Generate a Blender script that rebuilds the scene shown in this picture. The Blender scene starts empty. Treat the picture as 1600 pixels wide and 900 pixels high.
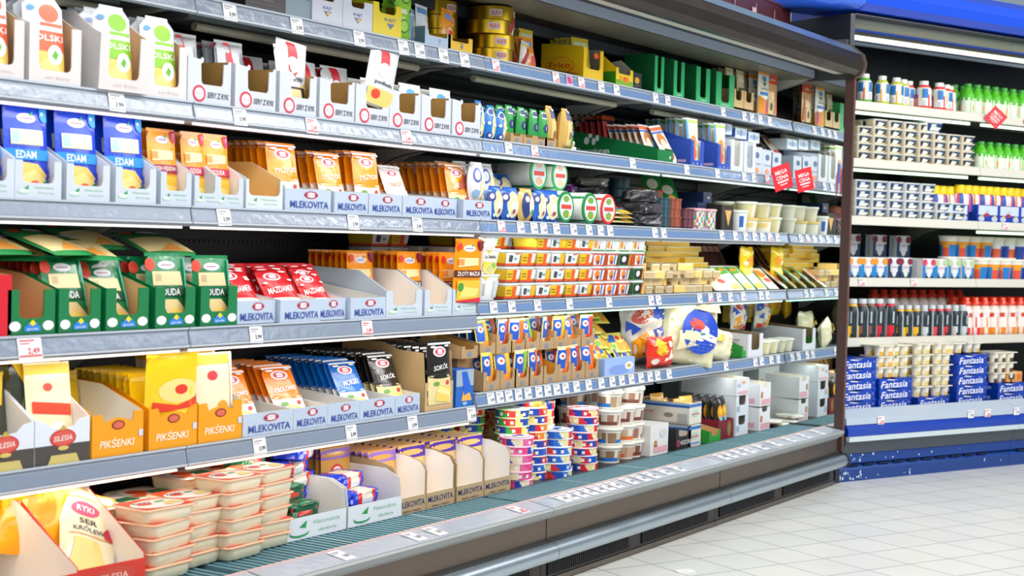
import bpy, math, random
from mathutils import Vector, Matrix, Euler, noise
from mathutils.geometry import tessellate_polygon
random.seed(7)
PI=math.pi
S=bpy.context.scene
COL=S.collection
# ------------------------------------------------------------------ camera
cam_d=bpy.data.cameras.new('camera'); cam=bpy.data.objects.new('camera',cam_d); COL.objects.link(cam); S.camera=cam
YAW,PITCH,ROLL,CAMH=math.radians(57.40655),math.radians(1.90094),math.radians(1.54711),1.0594
dv=Vector((math.sin(YAW)*math.cos(PITCH),math.cos(YAW)*math.cos(PITCH),-math.sin(PITCH)))
rv=Vector((math.cos(YAW),-math.sin(YAW),0)); uv_=rv.cross(dv)
r2=rv*math.cos(ROLL)+uv_*math.sin(ROLL); u2=-rv*math.sin(ROLL)+uv_*math.cos(ROLL)
cam.matrix_world=Matrix(((r2.x,u2.x,-dv.x,0),(r2.y,u2.y,-dv.y,0),(r2.z,u2.z,-dv.z,CAMH),(0,0,0,1)))
cam_d.sensor_width=36; cam_d.lens=2333.04*36/1600
cam_d.dof.use_dof=True; cam_d.dof.focus_distance=4.7; cam_d.dof.aperture_fstop=5.0
# ------------------------------------------------------------------ world, lights, exposure
W=bpy.data.worlds.new('shop_light'); S.world=W; W.use_nodes=True
W.node_tree.nodes['Background'].inputs[0].default_value=(.86,.93,1,1)
W.node_tree.nodes['Background'].inputs[1].default_value=.42
def area(name,loc,rot,sx,sy,e,c=(1,1,1)):
    l=bpy.data.lights.new(name,'AREA'); l.shape='RECTANGLE'; l.size=sx; l.size_y=sy; l.energy=e; l.color=c
    o=bpy.data.objects.new(name,l); COL.objects.link(o); o.location=loc; o.rotation_euler=rot; return o
for i,(x,y) in enumerate([(1.6,.9),(3.6,.6),(5.6,.3),(7.6,-.2)]):
    area('ceiling_lamp',(x,y,2.95),(math.radians(32),0,0),1.7,.5,62,(1,.98,.95))
area('aisle_lamp',(3.0,-1.3,2.6),(math.radians(62),0,0),5,.8,75,(.96,.98,1))
area('aisle_lamp',(6.3,-.9,2.4),(math.radians(66),0,math.radians(-20)),3,.8,60,(.96,.98,1))
area('aisle_lamp',(-.6,.2,2.2),(math.radians(70),0,math.radians(-62)),2.2,1.0,42,(1,.98,.96))
S.view_settings.view_transform='Standard'; S.view_settings.look='None'; S.view_settings.gamma=1
S.view_settings.use_curve_mapping=False; S.view_settings.exposure=-.78
# ------------------------------------------------------------------ materials
def lin(h):
    h=h.lstrip('#'); c=[int(h[i:i+2],16)/255 for i in (0,2,4)]
    return tuple((v/12.92 if v<=.04045 else ((v+.055)/1.055)**2.4) for v in c)+(1,)
MC={}
def M(key):
    """'#hex', '#hex!' glossy film, '#hex~' matt card, '#hex%' metal, '#hex*' lamp, '#hex?' clear plastic"""
    if key in MC: return MC[key]
    m=bpy.data.materials.new('mat_'+key.replace('#','')); m.use_nodes=True; nt=m.node_tree; b=nt.nodes['Principled BSDF']
    c=lin(key[1:7]); fl=key[7:8]
    b.inputs['Base Color'].default_value=c; b.inputs['Roughness'].default_value=.42
    tc=nt.nodes.new('ShaderNodeTexCoord'); no=nt.nodes.new('ShaderNodeTexNoise'); nt.links.new(tc.outputs['Object'],no.inputs['Vector'])
    if fl=='!':
        b.inputs['Roughness'].default_value=.2; b.inputs['Specular IOR Level'].default_value=.7
        no.inputs['Scale'].default_value=38; bu=nt.nodes.new('ShaderNodeBump'); bu.inputs['Strength'].default_value=.35; bu.inputs['Distance'].default_value=.004
        nt.links.new(no.outputs['Fac'],bu.inputs['Height']); nt.links.new(bu.outputs['Normal'],b.inputs['Normal'])
    elif fl=='%':
        b.inputs['Metallic'].default_value=.9; b.inputs['Roughness'].default_value=.32
        no.inputs['Scale'].default_value=9; mr=nt.nodes.new('ShaderNodeMapRange'); mr.inputs[3].default_value=.24; mr.inputs[4].default_value=.42
        nt.links.new(no.outputs['Fac'],mr.inputs[0]); nt.links.new(mr.outputs[0],b.inputs['Roughness'])
    elif fl=='*':
        b.inputs['Emission Color'].default_value=c; b.inputs['Emission Strength'].default_value=2.2
    elif fl=='?':
        b.inputs['Alpha'].default_value=.35; b.inputs['Roughness'].default_value=.12
    else:
        b.inputs['Roughness'].default_value=.75 if fl=='~' else .42
        no.inputs['Scale'].default_value=60; bu=nt.nodes.new('ShaderNodeBump'); bu.inputs['Strength'].default_value=.05
        nt.links.new(no.outputs['Fac'],bu.inputs['Height']); nt.links.new(bu.outputs['Normal'],b.inputs['Normal'])
    MC[key]=m; return m
# ------------------------------------------------------------------ lettering
TXT={}
def text_geo(s):
    if s in TXT: return TXT[s]
    c=bpy.data.curves.new('t','FONT'); c.body=s; c.size=1; c.align_x='CENTER'; c.align_y='CENTER'; c.resolution_u=2; c.offset=.012
    o=bpy.data.objects.new('t',c); COL.objects.link(o)
    me=bpy.data.meshes.new_from_object(o.evaluated_get(bpy.context.evaluated_depsgraph_get()))
    v=[(p.co.x,p.co.y) for p in me.vertices]; f=[tuple(p.vertices) for p in me.polygons]
    bpy.data.objects.remove(o); bpy.data.curves.remove(c); bpy.data.meshes.remove(me)
    if v:
        xs=[p[0] for p in v]; ys=[p[1] for p in v]; cx=(min(xs)+max(xs))/2; cy=(min(ys)+max(ys))/2; w=max(xs)-min(xs); h=max(ys)-min(ys)
        v=[((x-cx)/w,(y-cy)/h) for x,y in v]
    TXT[s]=(v,f); return TXT[s]
# ------------------------------------------------------------------ geometry collector
class G:
    def __init__(s): s.v=[]; s.f=[]; s.m=[]; s.names=[]; s.sm=[]
    def mi(s,k):
        if k not in s.names: s.names.append(k)
        return s.names.index(k)
    def add(s,vs,fs,k,smooth=False):
        o=len(s.v); s.v+= [tuple(p) for p in vs]; mi=s.mi(k)
        for f in fs: s.f.append(tuple(i+o for i in f)); s.m.append(mi); s.sm.append(smooth)
    def box(s,x0,x1,y0,y1,z0,z1,k):
        s.add([(x0,y0,z0),(x1,y0,z0),(x1,y1,z0),(x0,y1,z0),(x0,y0,z1),(x1,y0,z1),(x1,y1,z1),(x0,y1,z1)],
              [(3,2,1,0),(4,5,6,7),(0,1,5,4),(1,2,6,5),(2,3,7,6),(3,0,4,7)],k)
    def prism(s,poly,fn,d,k,k2=None,k3=None):
        """poly: outline in (a,b); fn(a,b,t)->xyz, t from 0 to d; k near face, k2 far face, k3 rim"""
        n=len(poly); tr=tessellate_polygon([[Vector((a,b,0)) for a,b in poly]])
        s.add([fn(a,b,0) for a,b in poly],[tuple(t) for t in tr],k)
        s.add([fn(a,b,d) for a,b in poly],[tuple(t) for t in tr],k2 or k)
        s.add([fn(a,b,0) for a,b in poly]+[fn(a,b,d) for a,b in poly],[(i,(i+1)%n,n+(i+1)%n,n+i) for i in range(n)],k3 or k)
    def loft(s,rings,k,cap=(True,True),smooth=True,kcap=None):
        n=len(rings[0]); vs=[p for r in rings for p in r]; fs=[]
        for i in range(len(rings)-1):
            for j in range(n): fs.append((i*n+j,i*n+(j+1)%n,(i+1)*n+(j+1)%n,(i+1)*n+j))
        s.add(vs,fs,k,smooth)
        if cap[0]: s.add(rings[0],[tuple(range(n))[::-1]],kcap or k)
        if cap[1]: s.add(rings[-1],[tuple(range(n))],kcap or k)
    def lathe(s,prof,k,seg=20,fn=None,cap=(True,True),c=(0,0)):
        """prof: (r,z); fn(angle01,z)->material key"""
        rings=[[(c[0]+r*math.cos(2*PI*j/seg),c[1]+r*math.sin(2*PI*j/seg),z) for j in range(seg)] for r,z in prof]
        if not fn: return s.loft(rings,k,cap)
        o=len(s.v); s.v+=[p for r in rings for p in r]
        for i in range(len(rings)-1):
            for j in range(seg):
                s.f.append((o+i*seg+j,o+i*seg+(j+1)%seg,o+(i+1)*seg+(j+1)%seg,o+(i+1)*seg+j)); s.sm.append(True)
                s.m.append(s.mi(fn((j+.5)/seg,(prof[i][1]+prof[i+1][1])/2)))
        if cap[0]: s.add(rings[0],[tuple(range(seg))[::-1]],k)
        if cap[1]: s.add(rings[-1],[tuple(range(seg))],k)
    def deco(s,items,w,h,fn,k0=0,step=.00035):
        """flat printing in unit coordinates of a w x h face; fn(a,b,e)->xyz with e the lift"""
        e=step
        for it in items:
            t=it[0]; e+=step
            if t=='r':
                _,a0,b0,a1,b1,k=it[:6]; n=max(1,int((a1-a0)*8)); m=max(1,int((b1-b0)*10))
                vs=[fn((a0+(a1-a0)*i/n)*w,(b0+(b1-b0)*j/m)*h,e) for j in range(m+1) for i in range(n+1)]
                s.add(vs,[(j*(n+1)+i,j*(n+1)+i+1,(j+1)*(n+1)+i+1,(j+1)*(n+1)+i) for j in range(m) for i in range(n)],k,True)
            elif t=='e':
                _,ca,cb,ra,rb,k=it[:6]; n=18
                vs=[fn(ca*w,cb*h,e)]+[fn((ca+ra*q*math.cos(2*PI*i/n))*w,(cb+rb*q*math.sin(2*PI*i/n))*h,e) for q in (.5,1) for i in range(n)]
                s.add(vs,[(0,1+i,1+(i+1)%n) for i in range(n)]+[(1+i,1+n+i,1+n+(i+1)%n,1+(i+1)%n) for i in range(n)],k,True)
            elif t=='p':
                pts=it[1]; tr=tessellate_polygon([[Vector((a,b,0)) for a,b in pts]]); out=[]
                def sub(A,B,C,n=0):
                    if n>3 or max(abs(A[0]-B[0])+abs(A[1]-B[1]),abs(C[0]-B[0])+abs(C[1]-B[1]),abs(A[0]-C[0])+abs(A[1]-C[1]))<.28: out.append((A,B,C)); return
                    m=lambda p,q:((p[0]+q[0])/2,(p[1]+q[1])/2)
                    D,E,F=m(A,B),m(B,C),m(C,A); sub(A,D,F,n+1); sub(D,B,E,n+1); sub(F,E,C,n+1); sub(D,E,F,n+1)
                for q in tr: sub(*[tuple(pts[i]) for i in q])
                vs=[fn(a*w,b*h,e) for T_ in out for a,b in T_]
                s.add(vs,[(3*i,3*i+1,3*i+2) for i in range(len(out))],it[2])
            elif t=='t':
                _,tx,ca,cb,tw,th,k=it[:7]; sh=it[7] if len(it)>7 else 0; sl=it[8] if len(it)>8 else 0
                v,f=text_geo(tx)
                s.add([fn((ca+x*tw+sh*y*th)*w,(cb+y*th+sl*x*tw)*h,e) for x,y in v],f,k)
            elif t=='o':   # ring emblem with small lettering
                _,ca,cb,ra,rb,k,ki=it[:7]
                s.deco([('e',ca,cb,ra,rb,k),('e',ca,cb,ra*.72,rb*.72,ki),('r',ca-ra*1.0,cb-rb*.3,ca+ra*1.0,cb+rb*.3,k),('r',ca-ra*.5,cb-rb*.22,ca+ra*.5,cb+rb*.22,'#e8e8f4')],w,h,lambda a,b,q,e=e:fn(a,b,e+q*.5))
                e+=step*2
        return s
    def build(s,name,parent=None):
        me=bpy.data.meshes.new(name); me.from_pydata(s.v,[],s.f); me.polygons.foreach_set('material_index',s.m); me.polygons.foreach_set('use_smooth',s.sm)
        for k in s.names: me.materials.append(M(k))
        me.update()
        o=bpy.data.objects.new(name,me); COL.objects.link(o)
        if parent: o.parent=parent
        return o
def root(name,g,body):
    e=empty(name); g.build(body,e); return e
def empty(name): o=bpy.data.objects.new(name,None); o.empty_display_size=.05; COL.objects.link(o); return o
def rrect(w,d,z,r=.01,seg=3,cx=0,cy=0):
    pts=[]
    for qx,qy,a0 in ((1,1,0),(-1,1,90),(-1,-1,180),(1,-1,270)):
        for i in range(seg+1):
            a=math.radians(a0+90*i/seg); pts.append((cx+qx*(w/2-r)+r*math.cos(a),cy+qy*(d/2-r)+r*math.sin(a),z))
    return pts
# ------------------------------------------------------------------ placing things
PW={}; CW={}; BINS=[]; USED={}; KIDS={}; PN=[0]; PIDX={}; DROP=set([10,11,12,16,17,18,22,23,24,28,29,30,34,35,36,39,40,41,42,44,45,46,63,64,70,73,74,75,87,114,115,116,179,180,181,182,188,189,195,196,202,203,207,208,209,214,215,219,220,225,230,235,240,241,331,332,333,334,338,339,340,342,343,344,348,354,357,359,370,371,373,374,380,381,385,386,387,388,397,399,401,402,405,407,408,410,411,419,442,443,444,445,451,452,456,457,459,470,471,472,473,474,475,481,482,483,484,489,491,492,493,510,511,512,518,519,520,521,522,710,711,712,722,724,728,731,734,735,763,764,765,766,767,811,812,813,819,823,824,825,829,830,831,835,836,837,842,843,848,849,853,858,859,860,866,871,872,876,878,881,883,884,894,895,896,905,906,907,909,910,911,912,914,915,916,919,1060,1061,1157,1160,1161,1162,1163,1164,1165,1166,1167,1168,1169,1170,1434,1484,1486,1487])
def kids(o):
    if o.name not in KIDS: KIDS[o.name]=[c for c in COL.objects if c.parent==o]
    return KIDS[o.name]
PROTO={}; FRESH=set()
def proto(key,fn):
    if key not in PROTO:
        o=fn(); PROTO[key]=o; FRESH.add(key)
        KIDS[o.name]=[c for c in COL.objects if c.parent==o]
    return key
def put(key,x,y,z,label,cat,group=None,rz=0,rx=0,ry=0,s=1):
    o=PROTO[key]
    if key in FRESH: FRESH.discard(key)
    else:
        src=o; o=src.copy(); COL.objects.link(o)
        for c in KIDS[src.name]:
            q=c.copy(); COL.objects.link(q); q.parent=o
            for g in KIDS.get(c.name,[]): pass
    o.location=(x,y,z); o.rotation_euler=(rx,ry,rz); o.scale=(s,s,s) if not isinstance(s,tuple) else s
    if 'group' in o: del o['group']
    if label in USED and not group: print('DUPLABEL',label)
    if label in USED and USED[label]!=group: print('DUPGROUP',label)
    USED[label]=group
    PN[0]+=1; PIDX[o.name]=PN[0]
    if key in CW: BINS.append((x,CW[key][0]*o.scale[0]/2-.0035,y,y+CW[key][1]*o.scale[1],z))
    n=len(label.split())
    if n>16 or n<4: print('LABELLEN',n,label)
    o['label']=label; o['category']=cat
    if group: o['group']=group
    return o
def tag(o,label,cat,group=None):
    if label in USED and not group: print('DUPLABEL',label)
    USED[label]=group; o['label']=label; o['category']=cat
    if len(label.split())>16: print('LABELLEN',label)
    if group: o['group']=group
    return o
ORD=['leftmost','second','third','fourth','fifth','sixth','seventh','eighth','ninth','tenth','eleventh','twelfth','thirteenth','fourteenth','fifteenth','sixteenth','seventeenth','eighteenth','nineteenth','twentieth','twenty-first','twenty-second','twenty-third','twenty-fourth','twenty-fifth','twenty-sixth','twenty-seventh','twenty-eighth','twenty-ninth','thirtieth']
def nth(i): return 'leftmost' if i==0 else ORD[i]+' from left'
LAY=['bottom','second','third','fourth','fifth','sixth','seventh','eighth']
def lay(j,n): return 'top' if j==n-1 else ('bottom' if j==0 else LAY[j]+' from bottom')
# ------------------------------------------------------------------ makers
def pack(key,w,h,t,base,items,back=None,prof=None,gl='!',name='cheese_sachet',wr=0,badge=None,ex=.45,nn=(8,9)):
    """flat sealed sachet standing on its bottom edge, printed face towards -Y"""
    PW[key]=w
    def mk():
        g=G(); nu,nv=nn; sd=len(key)*3.7+ord(key[-1])
        def hw(v): return prof(v) if prof else 1.0
        def P(a,b,side,e=0):
            v=min(max(b/h,0),1); u=(a/w); 
            bu=(max(0,math.sin(PI*min(max(u,0),1)))**ex)*(max(0,math.sin(PI*v))**ex)
            x=(a-w/2)*hw(v); bb=b
            if wr:
                q=Vector((u*5+sd,v*5,side)); bu*=1+wr*2.2*noise.noise(q); x+=wr*.25*w*noise.noise(Vector((sd,v*3,7))); bb+=wr*.3*h*noise.noise(Vector((u*3,sd,3)))*v
            return (x,side*(t/2*bu+e),bb)
        for side,k in ((-1,base),(1,back or base)):
            vs=[P(w*i/nu,h*j/nv,side) for j in range(nv+1) for i in range(nu+1)]
            g.add(vs,[(j*(nu+1)+i,j*(nu+1)+i+1,(j+1)*(nu+1)+i+1,(j+1)*(nu+1)+i) for j in range(nv) for i in range(nu)],k,True)
        if not badge: g.deco(items,w,h,lambda a,b,e:P(min(max(a,0),w),min(max(b,0),h),-1,e))
        else: g.deco(items,w,h,lambda a,b,e:P(min(max(a,0),w),min(max(b,0),h),-1,e))
        # sealed top edge
        if not wr: g.box(-w/2*hw(1),w/2*hw(1),-.0008,.0008,h-.004,h+.004,base)
        o=g.build(name)
        if badge:
            q=G(); q.deco(badge,w,h,lambda a,b,e:P(a,b,-1,e+.003)); q.build('printed_badge',o)
        return o
    return proto(key,mk)
def carton(key,w,d,hf,hb,out,inn,lip=None,cw=.02,items=(),side=None,break_=.0,sideitems=(),holes=False,name='display_carton',rim=None,backh=None,frontpoly=None):
    """open shelf carton, front at y=0, going back to y=d"""
    CW[key]=(w,d,hf)
    def mk():
        th=.003; g=G(); lp=hf if lip is None else lip
        if frontpoly: fp=frontpoly
        elif lip is None: fp=[(0,0),(w,0),(w,hf),(0,hf)]
        else:
            r=min(.012,(hf-lp)*.4)
            fp=[(0,0),(w,0),(w,hf),(w-cw,hf),(w-cw,lp+r),(w-cw-r*.3,lp+r*.3),(w-cw-r,lp),(cw+r,lp),(cw+r*.3,lp+r*.3),(cw,lp+r),(cw,hf),(0,hf)]
        o=G(); r_=rim or out
        ob=empty(name)
        o.prism(fp,lambda a,b,t:(a-w/2,t,b),th,out,inn,r_)
        o.deco(items,w,hf,lambda a,b,e:(a-w/2,-e,b)); o.build('front_panel',ob)
        sp=side or [(0,0),(d,0),(d,hb),(0,hf)]
        sp=[(max(a,.0033),b) for a,b in sp]
        g.prism([(a,b) for a,b in sp],lambda a,b,t:(-w/2+t,a,b),th,out,inn,r_)
        if sideitems: g.deco(sideitems,d,hb,lambda a,b,e:(-w/2-e,d-a,b))
        g.build('side_panel',ob); g=G()
        g.prism([(a,b) for a,b in sp],lambda a,b,t:(w/2-th+t,a,b),th,inn,out,r_); g.build('side_panel',ob); g=G()
        bh=backh or hb
        g.box(-w/2+th,w/2-th,d-th,d,0,bh,inn); g.build('back_panel',ob); g=G()
        g.box(-w/2+th,w/2-th,th,d-th,0,th,inn); g.build('bottom_panel',ob)
        return ob
    return proto(key,mk)
def plainbox(key,w,d,h,k,items=(),sideitems=(),name='carton_box',topitems=(),kt=None):
    def mk():
        g=G(); g.box(-w/2,w/2,0,d,0,h,k)
        g.deco(items,w,h,lambda a,b,e:(a-w/2,-e,b)); g.deco(sideitems,d,h,lambda a,b,e:(-w/2-e,d-a,b))
        g.deco(topitems,w,d,lambda a,b,e:(a-w/2,b,h+e))
        ob=root(name,g,'carton_body')
        f=G(); kk=kt or k; f.box(-w/2+.001,w/2-.001,.002,d/2-.0008,h,h+.0012,kk); f.box(-w/2+.001,w/2-.001,d/2+.0008,d-.002,h,h+.0012,kk)
        if not topitems: f.build('top_flap',ob)
        return ob
    return proto(key,mk)
def tubr(key,r0,r1,h,body,lid,label=None,seg=22,items=None,name='tub',lidh=.008,over=.004):
    """round tub wider at the top, with a lid"""
    def mk():
        g=G(); z=[0,.1,.2,.35,.5,.65,.8,.9,1]
        g.lathe([(r0+(r1-r0)*q,h*q) for q in z],body,seg,label)
        o=root(name,g,'tub_body')
        l=G(); l.lathe([(r1+over,h-.001),(r1+over,h+lidh),(r1+over-.004,h+lidh+.001),(r1-.004,h+lidh-.002)],lid,seg); 
        if items: l.deco(items,2*r1,2*r1,lambda a,b,e:(a-r1,b-r1,h+lidh+e))
        l.build('lid',o); return o
    return proto(key,mk)
def tubq(key,w,d,h,body,lid,items=(),side=(),taper=.82,name='square_tub',r=.014,lidh=.006):
    """tapered rectangular tub with lid, printed front and left side"""
    def mk():
        g=G(); g.loft([rrect(w*(taper+(1-taper)*q),d*(taper+(1-taper)*q),h*q,r) for q in (0,.5,1)],body)
        def F(a,b,e):
            q=taper+(1-taper)*b/h; return ((a-w/2)*q,-d/2*q-e-.0006,b)
        def L(a,b,e):
            q=taper+(1-taper)*b/h; return (-w/2*q-e-.0006,(d/2-a)*q,b)
        g.deco(items,w,h,F); g.deco(side,d,h,L)
        o=root(name,g,'tub_body')
        l=G(); l.loft([rrect(w+.006,d+.006,h,r+.002),rrect(w+.006,d+.006,h+lidh,r+.002),rrect(w-.004,d-.004,h+lidh,r)],lid); l.build('lid',o)
        return o
    return proto(key,mk)
def bottle(key,prof,fn,cap,capr,caph,z0,name='yogurt_bottle',seg=18,items=None,R=None):
    def mk():
        g=G(); g.lathe(prof,prof[0][2] if len(prof[0])>2 else '#ffffff',seg,fn)
        if items: g.deco(items,1,1,lambda a,b,e:((R+.0006+e)*math.sin(a),-(R+.0006+e)*math.cos(a),b))
        o=root(name,g,'bottle_body'); c=G(); c.lathe([(capr,z0),(capr,z0+caph*.85),(capr*.9,z0+caph)],cap,seg); c.build('bottle_cap',o); return o
    return proto(key,mk)
def blob(key,w,d,h,fn,amp=.12,seed=0,name='wrapped_bundle',nu=30,nv=16,p=.45,fr=3.2,flat=False):
    """soft crinkled packet; fn(x,y,z in -1..1)->material"""
    def mk():
        g=G(); rg=[]
        def sp(c): return math.copysign(abs(c)**p,c)
        for j in range(nv+1):
            ph=-PI/2+PI*j/nv; row=[]
            for i in range(nu):
                th=2*PI*i/nu; x,y,z=sp(math.cos(ph))*sp(math.cos(th)),sp(math.cos(ph))*sp(math.sin(th)),sp(math.sin(ph))
                n=noise.noise(Vector((x*fr+seed*7.1,y*fr,z*fr)))+.5*noise.noise(Vector((x*fr*3+seed,y*fr*3,z*fr*3+9)))
                q=1+amp*n; row.append((x*q,y*q,max(z*q,-1) if True else z))
            rg.append(row)
        o=len(g.v); zmin=min(pz for r in rg for _,_,pz in r)
        for r in rg:
            for x,y,z in r: g.v.append((x*w/2,y*d/2,(z-zmin)*h/2))
        for j in range(nv):
            for i in range(nu):
                a=rg[j][i]; b=rg[j+1][(i+1)%nu]; c=((a[0]+b[0])/2,(a[1]+b[1])/2,(a[2]+b[2])/2)
                g.f.append((o+j*nu+i,o+j*nu+(i+1)%nu,o+(j+1)*nu+(i+1)%nu,o+(j+1)*nu+i)); g.sm.append(not flat); g.m.append(g.mi(fn(*c)))
        return g.build(name)
    return proto(key,mk)

# ------------------------------------------------------------------ setting
def structure(o): o['kind']='structure'; return o
def tile_material():
    m=bpy.data.materials.new('floor_tiles'); m.use_nodes=True; nt=m.node_tree; b=nt.nodes['Principled BSDF']
    tc=nt.nodes.new('ShaderNodeTexCoord'); mp=nt.nodes.new('ShaderNodeMapping'); nt.links.new(tc.outputs['Object'],mp.inputs[0])
    br=nt.nodes.new('ShaderNodeTexBrick'); nt.links.new(mp.outputs[0],br.inputs['Vector'])
    br.offset=0; br.squash=1; br.inputs['Scale'].default_value=1; br.inputs['Brick Width'].default_value=.19815; br.inputs['Row Height'].default_value=.19815
    br.inputs['Mortar Size'].default_value=.0024; br.inputs['Mortar Smooth'].default_value=.2
    br.inputs['Color1'].default_value=lin('#f0efea'); br.inputs['Color2'].default_value=lin('#e8eae7'); br.inputs['Mortar'].default_value=lin('#8c9492')
    no=nt.nodes.new('ShaderNodeTexNoise'); no.inputs['Scale'].default_value=3; mx=nt.nodes.new('ShaderNodeMixRGB'); mx.blend_type='MULTIPLY'; mx.inputs[0].default_value=.12
    nt.links.new(tc.outputs['Object'],no.inputs['Vector']); nt.links.new(br.outputs['Color'],mx.inputs[1]); nt.links.new(no.outputs['Fac'],mx.inputs[2])
    nt.links.new(mx.outputs[0],b.inputs['Base Color']); b.inputs['Roughness'].default_value=.3
    return m
MC['#tiles0']=tile_material()
g=G(); g.add([(-8,-8,0),(8,-8,0),(8,8,0),(-8,8,0)],[(0,1,2,3)],'#tiles0')
fl=structure(g.build('floor')); fl.location=(4.759,1.622,0); fl.rotation_euler=(0,0,-.4171)
g=G(); g.box(-2,9.5,3.32,3.4,0,3.6,'#c9d2d4'); structure(g.build('wall_back'))
TH=.401; D2=Vector((math.cos(TH),-math.sin(TH),0)); N2=Vector((math.sin(TH),math.cos(TH),0)); B2=Vector((6.39,2.36,0))
def W2(t,s,z): q=B2+D2*t+N2*s; return (q.x,q.y,z)
g=G(); g.box(-.2,9,1.15,1.25,0,4.2,'#a9bcc2'); o=structure(g.build('wall_right')); o.location=B2; o.rotation_euler=(0,0,-TH)
g=G(); g.box(-2.5,-2.4,-4,3.3,0,3.6,'#d5d6d2'); structure(g.build('wall_left'))
# ------------------------------------------------------------------ main chiller run: four joined cabinets
UX=[1.366,2.616,3.866,5.116,6.366]
SX=UX
LEV={'A':1.621,'B':1.367,'C':1.116,'D':.86,'E':.571}
def lev(u,k):
    if u<2 and k=='D': return .822,.046
    if u<2 and k=='E': return .534,.046
    return LEV[k],.042
RAIL='#8f9bab'; 
def cabinet(u):
    x0,x1=UX[u]+.0015,UX[u+1]-.0015; s0,s1=SX[u]+.002,SX[u+1]-.002
    c=empty('chiller_cabinet')
    def part(name,fn,parent=c):
        g=G(); fn(g); return g.build(name,parent)
    part('back_panel',lambda g:(g.box(x0,x1,3.06,3.1,.2,1.98,'#23272b'),g.box(x0,x1,3.0575,3.06,1.12,1.58,'#6d7170' if u>1 else '#34383b'),[g.box(x0,x1,3.056,3.06,z,z+.008,'#121416') for z in (.35,.48,.62,.73,.95,1.02,1.2,1.3,1.45,1.56,1.7)],  # paler band: light on the upper back wall painted into the grey
        [g.box(x0+i*.02,x0+i*.02+.006,3.055,3.06,zz,zz+.012,'#3c4146') for zz in (1.27,1.02) for i in range(int((x1-x0)/.02))]))
    part('upright',lambda g:g.box(s0-.012,s0+.012,3.035,3.056,.3,1.9,'#30353a'))
    part('deck',lambda g:g.box(x0,x1,2.55,3.055,.19,.245,'#2b3236'))
    def grille(g):
        g.box(x0,x1,2.393,2.55,.20,.236,'#0b1216'); g.box(x0,x1,2.395,2.402,.236,.256,'#8fb0b8'); g.box(x0,x1,2.543,2.552,.236,.256,'#3f5d66')
        k=[.025,.025,.019,.0145][u]
        n=int((x1-x0)/k)
        for i in range(n): g.box(x0+i*k,x0+i*k+k*.45,2.402,2.543,.243,.2555,'#6f9ca8')
        for xx in (x0+.42,x0+.84): g.box(xx,xx+.004,2.418,2.543,.2556,.257,'#b9cdd0')
    part('air_grille',grille)
    def bump(g):
        pr=[(2.392,.20),(2.392,.256),(2.388,.258),(2.302,.246),(2.298,.240),(2.31,.221),(2.32,.221),(2.33,.2)]
        g.prism(pr,lambda a,b,t:(x0+t,a,b),x1-x0,'#a3a8a8')
        g.add([(x0+.002,2.386,.2585),(x1-.002,2.386,.2585),(x1-.002,2.304,.2472),(x0+.002,2.304,.2472)],[(3,2,1,0)],'#b3bccb!')
        g.box(x0,x1,2.388,2.394,.256,.2615,'#e9c9c4')
    part('deck_price_rail',bump)
    part('front_panel',lambda g:(g.box(x0+.001,x1-.001,2.325,2.39,.14,.222,'#75695f%'),g.box(x0-.001,x0+.001,2.3245,2.39,.14,.222,'#141414')))
    def tube(g):
        ang=[2*PI*i/24 for i in range(24)]
        g.loft([[(xx,2.302+.026*math.cos(a),.114+.028*math.sin(a)) for a in ang] for xx in (x0,x1)],'#b4c2cc%')
        g.box(x0,x1,2.312,2.345,.136,.146,'#2a2f33')
    part('bumper_bar',tube)
    def kick(g):
        g.box(x0,x1,2.342,2.41,.0,.15,'#4a4543%'); 
        for a,b in ((.04,.58),(.66,1.2)):
            g.box(x0+a,x0+b,2.3395,2.342,.028,.075,'#141316')
            n=int((b-a)/.012)
            for i in range(n): g.box(x0+a+i*.012,x0+a+i*.012+.004,2.337,2.3397,.03,.073,'#2a2a30')
        g.box(x0,x1,2.3375,2.342,.004,.02,'#7a716a%')
    part('kick_plate',kick)
    # canopy
    def canopy(g):
        pr=[(2.5,1.812),(2.5,1.852),(2.40,1.835),(2.315,1.815),(2.295,1.815),(2.275,1.835),(2.268,1.87),(2.28,1.905),(2.33,1.945),(2.42,1.975),(2.55,2.0),(3.1,2.0),(3.1,1.97),(2.75,1.965),(2.75,1.80),(2.52,1.82)]
        rg=[(2.295,1.815),(2.275,1.835),(2.268,1.87),(2.28,1.905),(2.33,1.945),(2.42,1.975)]
        g.prism(pr,lambda a,b,t:(x0+t,a,b),x1-x0,'#4a443f','#4a443f','#4d4540%')
        g.box(x0,x1,2.494,2.4995,1.812,1.853,'#bccbe0')
        g.box(x0,x1,2.5,2.76,1.806,1.8105,'#6a685c'); g.box(x0,x1,2.40,2.494,1.846,1.853,'#23262a'); g.box(x0,x1,2.33,2.40,1.826,1.83,'#d8d6c8')
        g.box(x0,x1,2.75,2.775,1.765,1.806,'#39414a'); g.box(x0,x1,2.776,2.79,1.772,1.786,'#6d7780')
    part('canopy',canopy)
    part('canopy_trim',lambda g:g.add([(x0,2.2795,1.9065),(x1,2.2795,1.9065),(x1,2.329,1.9468),(x0,2.329,1.9468),(x0,2.4185,1.977),(x1,2.4185,1.977)],[(0,1,2,3),(3,2,5,4)],'#a9c6e6%'))
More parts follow.
